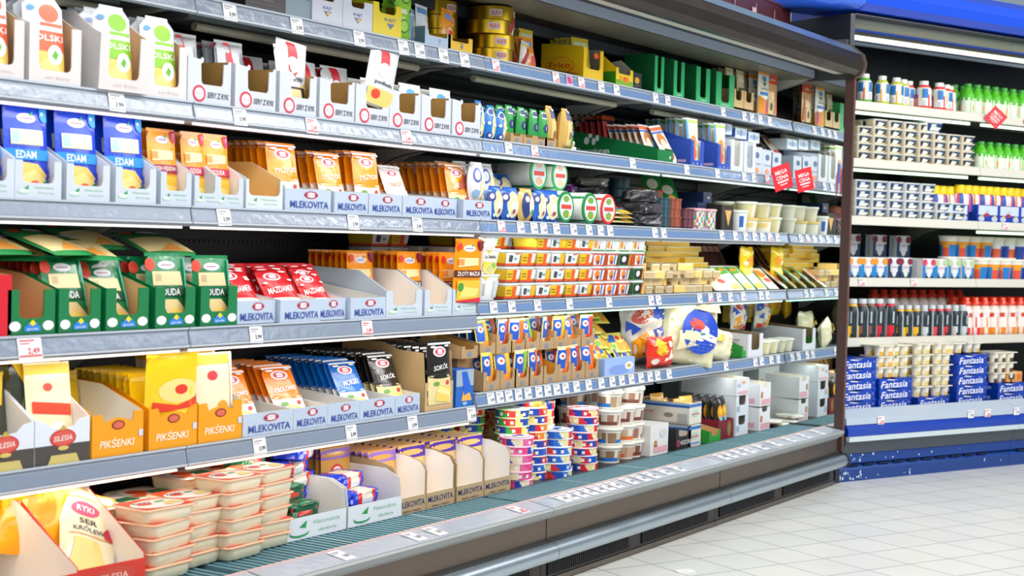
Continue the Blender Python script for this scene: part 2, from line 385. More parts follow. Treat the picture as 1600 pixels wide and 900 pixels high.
    # shelves
    for k in 'ABCDE':
        z,hh=lev(u,k)
        sh=part('shelf',lambda g:(g.box(s0,s1,2.617,3.05,z-.02,z-.001,'#6f787f'),g.box(s0,s1,2.9,3.05,z-.03,z-.02,'#2c3034'),g.box(s0,s1,2.60,2.7,z-hh-.006,z-hh-.001,'#b9bcc0') if k in 'BC' else None,
                              g.prism([(2.6,z),(2.617,z),(2.617,z-hh),(2.594,z-hh-.003),(2.592,z-hh+.003)],lambda a,b,t:(s0+t,a,b),s1-s0,'#8f9bab','#8f9bab',RAIL)))
        def rail(g):
            kk='#6d8cb8!' if u>=2 else '#8592a6!'
            g.add([(s0+.004,2.6-.0007,z-.005),(s1-.004,2.6-.0007,z-.005),(s1-.004,2.5915,z-hh+.006),(s0+.004,2.5915,z-hh+.006)],[(3,2,1,0)],kk)
            g.box(s0,s1,2.594,2.5995,z-.003,z+.0015,'#b9c4d0'); g.box(s0,s1,2.5885,2.594,z-hh+.0005,z-hh+.005,'#c3c9d2')
        g=G(); rail(g); g.build('price_rail',sh)
        for xx in (s0+.002,s1-.006):
            g=G(); pr=[(3.05,z-.02),(2.68,z-.02),(2.70,z-.028),(2.80,z-.036),(2.88,z-.055),(2.95,z-.09),(3.0,z-.125),(3.05,z-.135)]
            g.prism(pr,lambda a,b,t,xx=xx:(xx+t,a,b),.004,'#d6d6cf'); g.build('shelf_bracket',sh)
        g=G()
        lc={'A':'#a9a894','B':'#ffe8f6*','C':'#fff0ea*','D':'#ffe9dc*','E':'#ffe0cf*'}[k] if u<2 else {'A':'#b5b49c','B':'#d6fff2*','C':'#c8cdd0','D':'#c8fff0*','E':'#b9bcc4'}[k]
        if k=='A':
            pr=[(2.72+.011*math.cos(2*PI*i/12),z-.05+.011*math.sin(2*PI*i/12)) for i in range(12)]
            g.prism(pr,lambda a,b,t:(s0+.12+t,a,b),s1-s0-.3,lc)
            g.box(s0+.08,s1-.14,2.70,2.8,z-.036,z-.021,'#6d7878')
        else: g.box(s0+.01,s1-.02,2.603,2.611,z-hh-.012,z-hh-.0065,lc)
        g.build('light_tube',sh)
        l=bpy.data.lights.new('led','AREA'); l.shape='RECTANGLE'; l.size=1.15; l.size_y=.02
        l.energy={'A':.9,'B':1.0,'C':1.0,'D':1.5,'E':2.0}[k]*(.55 if u<2 else (1.3 if k=='C' else .6)); l.color={'A':(1,.97,.9),'B':(1,.93,.98),'C':(1,.95,.93),'D':(1,.92,.84),'E':(1,.84,.68)}[k] if u<2 else (.93,1,.95)
        lo=bpy.data.objects.new('led_light',l); COL.objects.link(lo); lo.parent=sh; lo.location=((s0+s1)/2,2.625,z-hh-.016); lo.rotation_euler=(math.radians(18),0,0)
        if k in 'ABD' and u in (1,2,3):
            cv=bpy.data.curves.new('cable','CURVE'); cv.dimensions='3D'; cv.bevel_depth=.0022; cv.bevel_resolution=2
            sp=cv.splines.new('BEZIER'); pts=[(s1-.03,3.04,z-.14),(s1-.08,2.92,z-.085),(s1-.12,2.76,z-.05),(s1-.03,2.68,z-.035)]
            sp.bezier_points.add(len(pts)-1)
            for q,pp in zip(sp.bezier_points,pts): q.co=pp; q.handle_left_type=q.handle_right_type='AUTO'
            t=bpy.data.objects.new('t',cv); COL.objects.link(t); me=bpy.data.meshes.new_from_object(t.evaluated_get(bpy.context.evaluated_depsgraph_get())); bpy.data.objects.remove(t)
            co=bpy.data.objects.new('cable',me); COL.objects.link(co); me.materials.clear(); me.materials.append(M('#1a1b1d')); co.parent=sh
    if u==3:
        me_=bpy.data.materials.new('mirror'); me_.use_nodes=True; b=me_.node_tree.nodes['Principled BSDF']; b.inputs['Base Color'].default_value=(.86,.9,.88,1); b.inputs['Metallic'].default_value=1; b.inputs['Roughness'].default_value=.015
        MC['#mirror']=me_
        e=part('end_panel',lambda g:(g.box(6.3745,6.392,2.352,3.1,.16,1.98,'#4b5052')))
        part('mirror_panel',lambda g:g.add([(6.374,2.352,.26),(6.374,3.055,.26),(6.374,3.055,1.80),(6.374,2.352,1.80)],[(0,1,2,3)],'#mirror'),e)
        part('corner_post',lambda g:(g.box(6.372,6.40,2.312,2.352,.15,1.845,'#4d3532'),g.box(6.376,6.396,2.3105,2.312,.18,1.84,'#6a4a43')),e)
        part('canopy_end_cap',lambda g:g.prism([(2.31,1.81),(2.29,1.81),(2.268,1.835),(2.262,1.87),(2.275,1.91),(2.33,1.952),(2.42,1.98),(2.55,2.003),(2.6,2.003),(2.6,1.85),(2.4,1.84)],lambda a,b,t:(6.363+t,a,b),.03,'#8d7a6c%','#8d7a6c%'),e)
        part('canopy_gusset',lambda g:g.prism([(2.5,1.812),(3.05,1.806),(3.05,1.70),(2.85,1.735),(2.66,1.765)],lambda a,b,t:(6.355+t,a,b),.006,'#d2d3c6'),e)
        part('bumper_cap',lambda g:g.prism([(2.302+.031*math.cos(2*PI*i/14),.114+.033*math.sin(2*PI*i/14)) for i in range(14)],lambda a,b,t:(6.363+t,a,b),.012,'#2a2c2e'),c)
    tag(c,['grey chiller cabinet at the far left end, cut by the frame','grey chiller cabinet second from the left, mustard and orange sachets inside','grey chiller cabinet third from the left, round boxes and tubs inside','grey chiller cabinet at the right end with mirrored end panel'][u],'refrigerated cabinet')
for u in range(4): cabinet(u)
g=G(); g.box(-.42,.42,0,.3,0,.12,'#4a1c22'); g.box(-.43,.43,-.005,.305,.12,.128,'#5b2a2e'); 
for xx in (-.2,.02,.22): g.box(xx,xx+.006,-.0056,-.005,.03,.09,'#b08d90')
o=g.build('storage_box'); o.location=(5.95,2.62,2.004); g=G(); g.box(-.02,.02,-.0075,-.0052,.05,.07,'#caa9a9'); g.build('handle_tab',o)
tag(o,'dark maroon box lying on top of the grey cabinet canopy','box')
# ------------------------------------------------------------------ blue chiller cabinet at an angle
L2Z={1:1.752,2:1.482,3:1.21,4:.918,5:.632}
def cabinet2(n,t0,t1):
    c=empty('chiller_cabinet'); c.location=B2; c.rotation_euler=(0,0,-TH)
    def part(name,fn,parent=c):
        g=G(); fn(g); return g.build(name,parent)
    a,b=t0+.0015,t1-.0015
    part('back_panel',lambda g:(g.box(a,b,.72,.76,.2,2.1,'#0b1713'),[g.box(a,b,.716,.72,z,z+.01,'#152620') for z in (.5,.8,1.0,1.3,1.65,1.9)]))
    part('deck',lambda g:g.box(a,b,.07,.72,.22,.30,'#2a3238'))
    part('kick_plate',lambda g:(g.prism([(.01,0),(.72,0),(.72,.22),(.03,.22),(.0,.13),(-.0,.085),(.018,.075),(.008,.065),(0,.055)],lambda p,q,t:(a+t,p,q),b-a,'#123f8c'),[g.box(a+.06+i*.1,a+.13+i*.1,.002,.012,.072,.078,'#071b3f') for i in range(int((b-a)/.1)-1)]))
    part('front_panel',lambda g:g.prism([(-.03,.188),(-.006,.13),(.02,.13),(.02,.2),(-.03,.2)],lambda p,q,t:(a+t,p,q),b-a,'#3f4852','#3f4852','#49525c'))
    part('bumper_strip',lambda g:(g.box(a,b,-.05,-.028,.19,.212,'#ccdbe0')))
    part('bumper_panel',lambda g:(g.prism([(-.042,.213),(-.028,.213),(.0,.262),(-.025,.262),(-.042,.242)],lambda p,q,t:(a+t,p,q),b-a,'#0d3fae!')))
    part('deck_price_rail',lambda g:(g.prism([(-.03,.263),(.05,.263),(.07,.30),(.062,.322),(.05,.325),(-.028,.292)],lambda p,q,t:(a+t,p,q),b-a,'#bccada')))
    # blue rounded canopy
    def can(g):
        pr=[(.26,2.055),(.26,2.075),(.10,2.11),(-.02,2.115),(-.06,2.14),(-.075,2.18),(-.06,2.225),(-.01,2.262),(.08,2.28),(.3,2.285),(.76,2.285),(.76,2.25),(.4,2.25),(.4,2.055)]
        g.prism(pr,lambda p,q,t:(a+t,p,q),b-a,'#1c50d8!')
        g.box(a,b,.0,.258,2.098,2.103,'#2b2f45')
        g.box(a,b,.08,.255,2.082,2.0975,'#8a8f86')
    part('canopy',can)
    part('canopy_light',lambda g:g.box(a,b,.235,.2605,2.035,2.054,'#e6e4cc*'))
    part('canopy_soffit',lambda g:(g.box(a,b,.255,.266,2.054,2.08,'#5a6058'),g.add([(a,.25,2.0785),(b,.25,2.0785),(b,.105,2.1075),(a,.105,2.1075)],[(0,1,2,3)],'#7c8278%')))
    for k,z in L2Z.items():
        sh=part('shelf',lambda g:g.box(a,b,.262,.70,z-.02,z-.003,'#aab2a8'))
        g=G(); g.prism([(.245,z),(.262,z),(.262,z-.04),(.238,z-.042),(.237,z-.036)],lambda p,q,t:(a+t,p,q),b-a,'#d6d4c8','#d6d4c8','#dcdace'); g.build('price_rail',sh)
        if k<3 or (k==3 and n==1): g=G(); g.box(a+.01,b-.08,.25,.262,z-.062,z-.048,'#d8ffcf*' if k>1 else '#e2ffdf*'); g.build('light_tube',sh)
        for xx in (a+.001,b-.006): g=G(); g.prism([(.69,z-.02),(.3,z-.02),(.45,z-.035),(.6,z-.07),(.69,z-.12)],lambda p,q,t,xx=xx:(xx+t,p,q),.004,'#8a8a78'); g.build('shelf_bracket',sh)
    if n==0:
        part('end_panel',lambda g:g.box(a-.03,a-.002,.0,.76,.0,2.10,'#2a2f3a'))
        part('canopy_end_cap',lambda g:g.loft([[(a-.002-.30*math.sin(q),p*math.cos(q)*1.0+(.35)*(1-math.cos(q)),z) for p,z in [(.26,2.12),(.10,2.12),(-.02,2.12),(-.06,2.14),(-.075,2.18),(-.06,2.225),(-.01,2.262),(.08,2.28),(.3,2.285)]] for q in (0,.35,.7,1.05,1.4)],'#3468e0!',cap=(False,True)))
        g=G(); random.seed(3)
        for i in range(46):
            tt=random.choice([random.uniform(.03,.2),random.uniform(.03,1.2)]); zz=random.uniform(.01,.05) if random.random()<.6 else random.uniform(.088,.125); r=random.uniform(.002,.006)
            ss=-.0062 if zz>.1 else (.0125 if zz<.05 else .003)
            ss={True:.0}.get(True)
            yy=.01*(1-zz/.055) if zz<.055 else 0
            g.deco([('e',0,0,r,r*random.uniform(.5,1.6),'#cfe0f2')],1,1,lambda p,q,e,tt=tt,zz=zz,yy=yy:(tt+p,yy-.0012-e,zz+q))
        g.build('paint_chips',c)
    tag(c,['blue chiller cabinet with chipped kick plate, beside the brown corner post','blue chiller cabinet at the right edge, promotional tags on its top shelf'][n],'refrigerated cabinet')
cabinet2(0,.05,1.25); cabinet2(1,1.25,2.6)

# ------------------------------------------------------------------ prototypes of goods
LOGO=[('e',.5,.87,.22,.055,'#f4f2f6'),('e',.5,.868,.19,.042,'#dfe3f4'),('r',.36,.862,.64,.874,'#9a4a78'),('p',[(.55,.90),(.66,.955),(.63,.90)],'#3fae4c')]
def oval(cb=.87,ca=.5,r=.17): return [('o',ca,cb,r,r*.42,'#e01f30','#fbe3e4')]
pack('edam',.122,.182,.014,'#1646d6!',LOGO+[('e',.93,.93,.13,.1,'#2f9cf0'),('p',[(.12,.57),(.86,.57),(.86,.74),(.12,.74)],'#efe7bd'),('r',.14,.585,.32,.73,'#a9cfd8'),('r',0,.40,1,.52,'#1d8fec'),
   ('t','EDAM',.44,.46,.46,.085,'#f4f8ff'),('p',[(.2,.03),(.98,.03),(.98,.2),(.7,.36),(.2,.38)],'#f2d070'),('p',[(.72,.03),(1,.03),(1,.34)],'#1240c0'),('p',[(.2,.2),(.6,.3),(.9,.18),(.55,.1)],'#fae391'),('e',.62,.11,.13,.065,'#f0622a'),('p',[(.7,.12),(.92,.19),(.86,.1)],'#2f8f4a'),('r',.02,0,.98,.025,'#e6e6f2')],
   badge=[('e',.86,.93,.03,.02,'#e8f4ff')])
def orange(key,band,txt,tw,w=.118,h=.178,bot='#f2c13a',extra=()):
    return pack(key,w,h,.012,'#ff9d12!',LOGO+[('e',.93,.93,.14,.1,'#d0205e'),('t','S',.92,.94,.05,.05,'#ffffff'),('p',[(.1,.57),(.84,.6),(.84,.72),(.1,.72)],'#f3e2a8'),('r',.1,.6,.3,.7,'#ee9b55'),('r',0,.41,1,.52,band),
       ('t',txt,.5,.465,tw,.07,'#fff6ea'),('p',[(.1,.03),(.95,.03),(.95,.36),(.1,.36)],bot),('p',[(.2,.08),(.8,.1),(.92,.22),(.3,.26)],'#fae07a'),('e',.22,.25,.1,.07,'#4c9a3c')]+list(extra))
orange('gouda_orange','#9c1548','GOUDA WĘDZONA',.84); orange('gouda_orange2','#c81e4a','GOUDA',.5)
orange('mazur','#5e2418','ZŁOTY MAZUR',.84,extra=[('p',[(.1,.0),(1,.0),(1,.08),(.1,.03)],'#e0283c'),('e',.12,.9,.08,.06,'#e63a2a'),('e',.92,.93,.1,.08,'#7c2c1c')])
def mlek(key,base,txt,tw,low='#f4efe0',h=.17,w=.115,ink='#ffffff',extra=()):
    return pack(key,w,h,.016,base,[('e',.5,.84,.28,.085,'#fdf3f6'),('o',.5,.84,.2,.06,'#e0384e','#ffffff'),('t',txt,.52,.60,tw,.10,ink,.12,.06),('r',0,0,1,.46,low),
      ('e',.5,.46,.5,.05,base),('p',[(.25,.06),(.85,.02),(.97,.24),(.4,.32)],'#f3d36a'),('p',[(.3,.2),(.9,.12),(.95,.2),(.4,.3)],'#fbe897'),('e',.3,.33,.12,.035,'#6aa548'),('e',.78,.34,.07,.035,'#d83a3a'),('r',0,.955,1,.985,'#ffffff'),('e',.2,.92,.12,.018,'#ffffff'),('e',.78,.93,.1,.015,'#ffffff')]+list(extra))
mlek('tylzycki','#ff9a12!','TYLŻYCKI',.72); mlek('krol','#fa8410!','KRÓLOWO',.74); mlek('morski','#1673d0!','MORSKI',.6); mlek('sokol','#24211f!','SOKÓŁ',.62,'#e9d79a'); mlek('sokol_tall','#24211f!','SOKÓŁ',.62,'#e9d79a',h=.185)
mlek('salami','#ff9a1c!','SALAMI',.5,'#f0d9b0',extra=[('p',[(.45,.5),(1,.62),(1,.85),(.6,.7)],'#a8402a')]); mlek('white_orange','#fdf4ea!','TWAROGOWY',.6,'#f6efe2',ink='#e86a20')
pack('mazdamer',.13,.15,.02,'#d81e28!',[('e',.4,.80,.25,.085,'#f0e6ee'),('o',.4,.80,.19,.06,'#d0283c','#ffffff'),('t','MAZDAMER',.48,.53,.78,.12,'#fff4f2',.15,.08),('r',0,0,1,.36,'#f3efe0'),('p',[(.4,.03),(.95,.03),(.95,.3),(.5,.3)],'#f4e6ae'),('e',.35,.24,.12,.04,'#79ab55'),
   ('e',.75,.9,.12,.02,'#ffe6e4'),('e',.2,.95,.14,.014,'#ffe6e4'),('e',.6,.97,.1,.014,'#ffffff'),('e',.85,.72,.08,.02,'#ffd9d6'),('e',.1,.66,.06,.02,'#ffd9d6')])
pack('gouda',.128,.17,.014,'#0e7d49!',[('e',.1,.86,.12,.09,'#e8452c'),('e',.5,.85,.22,.06,'#ece8f0'),('r',.36,.843,.64,.857,'#9a4a78'),('p',[(.13,.56),(.88,.56),(.84,.76),(.13,.76)],'#e9d3a2'),('r',.2,.62,.34,.72,'#c6b283'),('r',.02,.40,.98,.53,'#0b4a34'),('t','GOUDA',.5,.465,.6,.1,'#f4fbf4'),
   ('p',[(.12,.03),(.9,.03),(.98,.16),(.7,.36),(.12,.36)],'#e8cd93'),('p',[(.4,.06),(.9,.06),(.96,.16),(.6,.26)],'#f0cf62'),('e',.33,.18,.07,.06,'#4a9a48'),('r',.93,.3,.98,.95,'#39b39a')],badge=None)
pack('green_flat',.13,.19,.012,'#2c9350!',[('p',[(.05,.1),(.95,.1),(.95,.7),(.05,.6)],'#ead79a'),('p',[(.3,.12),(.8,.12),(.7,.4)],'#f0a245'),('e',.2,.85,.12,.06,'#e8452c'),('e',.6,.85,.22,.06,'#ece8f0')])
def rt(v): return 1.0 if v<.9 else max(.6,math.sqrt(max(0,1-((v-.9)/.13)**2)))
def lski(key,c):
    pack(key,.10,.168,.014,'#e9edf6!',[('e',.62,.82,.26,.11,c),('r',.38,.66,.95,.70,c),('p',[(.02,.36),(.98,.36),(.98,.6),(.02,.6)],c),('t','POLSKI',.52,.52,.86,.075,'#ffffff'),('p',[(.04,.02),(.97,.02),(.97,.34),(.04,.36)],'#f4cf68'),('p',[(.1,.1),(.6,.05),(.9,.15),(.5,.28)],'#f7dd8c'),('e',.72,.32,.2,.12,'#fafaf2'),('p',[(.62,.3),(.72,.38),(.8,.33),(.74,.25)],'#5fb32e'),
       ('e',.16,.86,.1,.035,'#5b9ad0')],prof=rt,name='cheese_sachet')
lski('polski_red','#ee6a48'); lski('polski_green','#8ccb2a'); 
pack('white_round',.10,.165,.012,'#dfe5ee!',[('e',.3,.86,.12,.03,'#9db6e4'),('r',.1,.3,.9,.34,'#cfd6e2')],prof=rt)
pack('rye_bag',.115,.15,.03,'#e6e8ee!',[('r',.38,.66,.62,1.0,'#e2262c'),('o',.5,.62,.17,.13,'#d8242c','#ffffff'),('t','ser żółty',.5,.40,.6,.08,'#2a2a33'),('r',.1,.03,.9,.28,'#4a3438'),('p',[(.2,.04),(.8,.04),(.7,.24),(.3,.24)],'#e8d79a')],name='cheese_bag')
pack('rye_bag2',.115,.15,.03,'#dde1e6!',[('r',.3,.7,.6,1.0,'#da2430'),('e',.45,.62,.2,.13,'#ffffff'),('t','podlaski',.5,.40,.6,.08,'#2a2a33'),('r',.05,.03,.95,.3,'#e9d17a'),('e',.3,.2,.14,.08,'#e04a30')],name='cheese_bag')
pack('rye_bag3',.11,.13,.03,'#f3f1ea!',[('e',.4,.8,.2,.1,'#3f9be0'),('o',.5,.6,.2,.12,'#e0283a','#fff6f0'),('e',.3,.2,.2,.12,'#f4c52c')],name='cheese_bag')
pack('silver_bag',.10,.16,.014,'#8b9097!',[('p',[(.3,1),(.5,1),(.75,.1),(.5,.1)],'#d22434'),('r',.05,.2,.3,.9,'#c3c9d0')],name='cheese_bag')
pack('twelve',.15,.2,.02,'#3d4438!',[('p',[(.02,.98),(.98,.98),(.9,.62),(.3,.62)],'#f6c80c'),('e',.6,.6,.16,.08,'#ef5a1e'),('e',.6,.64,.1,.04,'#f7b9a0'),('t','12',.5,.28,.5,.42,'#efe6b0'),('e',.75,.12,.07,.05,'#e8e2d0'),('p',[(.05,.3),(.2,.6),(.15,.2)],'#6a7550'),('r',.0,.97,1,1.0,'#f4c80c')])
pack('yellow_kids',.15,.165,.02,'#ffd21a!',[('e',.62,.5,.4,.17,'#f8e08a'),('e',.66,.52,.13,.07,'#e63b24'),('p',[(.12,.2),(1,.26),(1,.40),(.6,.30),(.12,.36)],'#ea3e20'),('e',.6,.1,.16,.05,'#fff3cf')])
pack('yellow_plain',.15,.165,.014,'#ffcf14!',[('r',.02,.9,.98,.96,'#ffe05a')])
pack('white_kids',.13,.2,.02,'#f8ecc6!',[('e',.45,.72,.1,.05,'#e85a44'),('r',0,.88,1,1,'#fbd64a'),('p',[(.1,.42),(.95,.36),(.95,.5),(.1,.56)],'#ee4a2c'),('e',.6,.2,.2,.1,'#fdfaf0')])
pack('white_kids2',.13,.21,.02,'#f9eccb!',[('e',.4,.74,.14,.06,'#e0434a'),('r',0,.88,1,1,'#f8c63a'),('e',.65,.36,.14,.07,'#f3a733'),('r',.9,0,1,1,'#fff7e4')])
pack('tan_purple',.13,.16,.018,'#dca657!',[('r',0,.82,1,1,'#8f6ad2'),('o',.45,.6,.2,.13,'#e02836','#fdeff0'),('r',.2,.36,.8,.385,'#7c6036'),('t','ŻUBRO',.62,.14,.5,.12,'#6a3aa8')])
pack('tan_violet',.13,.16,.016,'#e6bd76!',[('r',0,.8,1,1,'#4a20a8'),('r',0,.55,1,.62,'#5a2cb0'),('o',.6,.45,.16,.12,'#e02836','#fdeff0'),('e',.2,.35,.06,.04,'#d89a3a')])
def hoch(key,a,b,c):
    pack(key,.085,.115,.02,a,[('r',.05,.3,.62,.92,'#1f55c0'),('e',.35,.72,.22,.12,'#dfe8f8'),('r',.28,.68,.44,.76,'#d8283a'),('p',[(.62,.98),(1,.98),(1,.3),(.7,.3)],b),('e',.65,.2,.25,.14,c),('r',.1,.06,.4,.2,'#f6e39a')],name='sliced_cheese_pack')
hoch('h_orange','#f7e9b4!','#f06a1c','#ee6a2a'); hoch('h_green','#f3eeb4!','#8cc832','#e8603a'); hoch('h_yellow','#f7e070!','#f0b21c','#f3943a'); hoch('h_red','#f2e6c0!','#e0342c','#d8402e')
pack('mixed',.09,.10,.016,'#e8dc66!',[('r',.1,.5,.5,.9,'#2a5cc4'),('r',.5,.1,.95,.5,'#f0a428'),('e',.7,.75,.15,.12,'#e23a2e'),('e',.25,.25,.18,.14,'#7dbb3a')],name='sliced_cheese_pack')
pack('fan_orange',.10,.17,.008,'#f2ece4!',[('e',.5,.62,.34,.2,'#c9772f'),('e',.5,.5,.22,.14,'#f0dcc4'),('r',0,.88,1,.97,'#e8602c'),('r',0,.80,1,.86,'#3a6ab8'),('e',.5,.2,.35,.14,'#e0542e')],prof=None,name='slice_sachet')  # thin sachets of slices, kept among the cheese packs
pack('fan_white',.10,.18,.008,'#f4f0ea!',[('e',.5,.7,.3,.16,'#f2dcc6'),('e',.55,.5,.25,.15,'#e89a4c'),('r',0,.93,1,1,'#8fc63a'),('e',.45,.25,.3,.16,'#e46a3c'),('r',0,.0,.12,1,'#5aa0d8')],name='slice_sachet')
pack('fan_black',.10,.17,.008,'#3c2a32!',[('r',0,.9,1,1,'#e8622a'),('r',0,.5,.3,.86,'#d04a4a')],name='slice_sachet')
pack('frico_pack',.10,.16,.006,'#f1d630!',[('r',.1,.75,.9,.92,'#d9ecc0'),('e',.7,.66,.14,.07,'#f08a24'),('p',[(.1,.7),(.9,.7),(.6,.5)],'#8cc03c'),('t','Frico',.4,.3,.6,.12,'#e0541c')],name='cheese_packet')
pack('beige_pack',.085,.17,.01,'#ddd0a0!',[('r',.1,.45,.9,.55,'#4c5c3a'),('r',.15,.25,.85,.4,'#b9aa72'),('r',.1,.7,.9,.9,'#efe6c4')],name='cheese_packet')
pack('ody_orange',.13,.21,.012,'#f2ecd8!',[('r',0,.9,1,1,'#f4a41c'),('e',.5,.8,.2,.06,'#2f8fc8'),('p',[(.3,.72),(.5,.62),(.7,.72)],'#2f7a3a'),('t','serek',.5,.58,.6,.06,'#5a7a6a'),('r',.15,.43,.85,.5,'#1f86d8'),('p',[(.02,.02),(.98,.02),(.98,.3),(.02,.4)],'#f09a1c'),('e',.8,.16,.14,.2,'#b83a6a')],name='cheese_packet')
pack('ody_red',.13,.20,.012,'#efc07a!',[('r',0,.8,1,1,'#ea3a1c'),('e',.2,.9,.08,.04,'#3a7ac0'),('r',.1,.62,.9,.74,'#d8a06a'),('e',.4,.25,.35,.2,'#f3e0a0'),('e',.4,.25,.12,.1,'#5a4a20'),('r',0,0,1,.07,'#3a3226'),('p',[(.6,.1),(.95,.1),(.8,.7)],'#e0703a')],name='cheese_packet')
pack('green_leaf',.09,.14,.012,'#1f8a3a!',[('e',.5,.6,.3,.16,'#f3f0d8'),('e',.6,.3,.2,.12,'#f0a03a'),('r',0,0,1,.1,'#8cc63a')],name='cheese_packet')
pack('flat_multi',.12,.16,.01,'#f0e6b0!',[('r',.05,.6,.95,.9,'#e8433a'),('r',.1,.4,.9,.55,'#2f7fc4'),('e',.4,.25,.25,.12,'#6fb43c'),('r',.6,.05,.95,.3,'#f4cc2a')],name='cheese_packet')
pack('leaning_green',.14,.22,.012,'#eef0e2!',[('r',0,0,.14,1,'#176a30'),('r',.86,0,1,1,'#1f7a38'),('p',[(.2,.6),(.8,.7),(.8,.97),(.2,.95)],'#5aa83c'),('p',[(.25,.75),(.7,.8),(.6,.95)],'#f0942c'),('r',.25,.35,.8,.5,'#d3dfc8'),('p',[(.3,.05),(.75,.05),(.75,.28),(.3,.2)],'#f3cf6a')],name='cheese_packet')
pack('leaning_orange',.13,.2,.012,'#f4ecd4!',[('e',.5,.7,.4,.18,'#f0892c'),('e',.3,.5,.2,.1,'#f4cc3a'),('e',.7,.4,.2,.1,'#e23a2a'),('r',0,0,1,.2,'#e9efe0')],name='cheese_packet')
pack('brown_long',.11,.25,.012,'#5a2c20!',[('r',.1,.8,.9,.95,'#d8a090'),('r',.3,.1,.5,.7,'#8a4a38')],name='cheese_packet')
def drop(v): return .82+.18*math.sin(PI*v) if v<.8 else .9-1.9*(v-.8)**1.0
def drop2(v): return max(.35,math.sin(PI*(.16+.66*v))**.6)
pack('wedge_blue',.062,.105,.034,'#2a7fd0!',[('p',[(.42,.05),(.85,.1),(.9,.5),(.7,.9),(.45,.6)],'#efe2ae'),('e',.35,.84,.3,.12,'#e6eefa'),('e',.35,.84,.22,.09,'#243f9a'),('e',.3,.14,.25,.1,'#27449e'),('e',.3,.14,.12,.05,'#e9f0fb'),('e',.2,.5,.1,.05,'#e6f2fc'),('e',.7,.45,.16,.05,'#f4f0ea')],prof=drop,name='cheese_wedge')
pack('wedge_pale',.075,.10,.034,'#ece8ea!',[('e',.35,.7,.22,.2,'#3a56b4'),('e',.35,.7,.15,.14,'#e8ecfa'),('p',[(.5,.1),(.9,.2),(.9,.6),(.6,.8)],'#f3e8c0'),('e',.3,.2,.2,.12,'#88b4e0')],prof=drop2,name='cheese_wedge')
pack('wedge_camem',.092,.098,.034,'#2565c4!',[('e',.58,.5,.34,.42,'#f3e3b0'),('e',.62,.4,.2,.22,'#f7f0dc'),('e',.6,.28,.1,.08,'#a0524a'),('e',.16,.72,.2,.16,'#20398a'),('e',.16,.72,.1,.08,'#e4eaf8'),('e',.3,.15,.1,.06,'#d8ecfa')],prof=drop2,name='cheese_wedge')
pack('wedge_herb',.092,.098,.034,'#e0b765!',[('e',.4,.5,.26,.42,'#233a78'),('e',.42,.7,.12,.1,'#e4eaf8'),('e',.72,.5,.2,.3,'#f3ead0'),('e',.75,.3,.1,.08,'#4f9a3c')],prof=drop2,name='cheese_wedge')
# gift style green and gold wedge cartons
pack('wedge_green',.06,.12,.045,'#1f9a44',[('r',.15,.78,.85,.98,'#e8ecf4'),('r',.22,.82,.78,.95,'#3c4a74'),('e',.5,.5,.28,.13,'#16306a'),('r',.45,.44,.5,.56,'#dfe6f4'),('r',0,0,1,.18,'#e8b44a')],prof=lambda v:1-.35*v,name='cheese_wedge')
pack('wedge_gold',.075,.15,.06,'#d8b05a',[('r',.2,.72,.8,.92,'#3c4a74'),('r',.25,.1,.75,.66,'#e4c684'),('e',.5,.34,.12,.1,'#8a6a2c'),('p',[(.3,1),(.7,1),(.6,.9),(.4,.9)],'#f4f4f0')],prof=lambda v:1-.5*v,name='cheese_wedge')
# cartons of goods
NAT=[('t','Naturalnie',.62,.72,.42,.16,'#9fc9b0'),('t','Zwyczaj',.66,.38,.36,.16,'#aad0ba'),('e',.18,.42,.13,.13,'#bfe0cc'),('e',.18,.5,.11,.1,'#dfe8f0'),('p',[(.18,.6),(.28,.85),(.27,.55)],'#2f9a5a')]
def nat(h,l): # emblem and words on the low lip of height l in a front of height h
    q=l/h; return [(i[0],)+((i[1],i[2],i[3]*q,i[4],i[5]*q,i[6]) if i[0]=='t' else ((i[1],i[2]*q,i[3],i[4]*q,i[5]) if i[0]=='e' else ([(a,b*q) for a,b in i[1]],i[2]))) for i in NAT]
carton('nat_tray',.138,.34,.082,.145,'#ccd6e2','#eeece6',lip=.034,cw=.022,items=nat(.082,.034),side=[(0,0),(.34,0),(.34,.145),(.12,.145),(.0,.085)])
carton('nat_tray_s',.125,.34,.078,.14,'#c8d3e0','#f7f5f0',lip=.034,cw=.022,items=nat(.078,.034),side=[(0,0),(.34,0),(.34,.145),(.1,.135),(.0,.08)])
carton('nat_tray_kraft',.138,.30,.075,.14,'#d4e0e6','#f0c67e',lip=.034,cw=.01,items=nat(.075,.034),side=[(0,0),(.3,0),(.3,.13),(.11,.125),(.0,.078)])
MLE=[('o',.55,.74,.15,.17,'#b02a4a','#f0eef8'),('t','MLEKOVITA',.52,.3,.84,.32,'#3a56a8')]
def mtray(key,w,d=.32,hf=.058,hb=.085): return carton(key,w,d,hf,hb,'#bccbdf','#eceae4',items=MLE,rim='#e8eef4')
mtray('mtray',.17); mtray('mtray_wide',.16,.33,.062,.11)
carton('crate',.152,.36,.125,.19,'#d9d5d5','#e0ae7c',lip=.028,cw=.028,side=[(0,0),(.36,0),(.36,.19),(.1,.175),(.03,.135),(0,.125)],items=[('t','ser żółty',.55,.1,.5,.07,'#d8c4c0')])
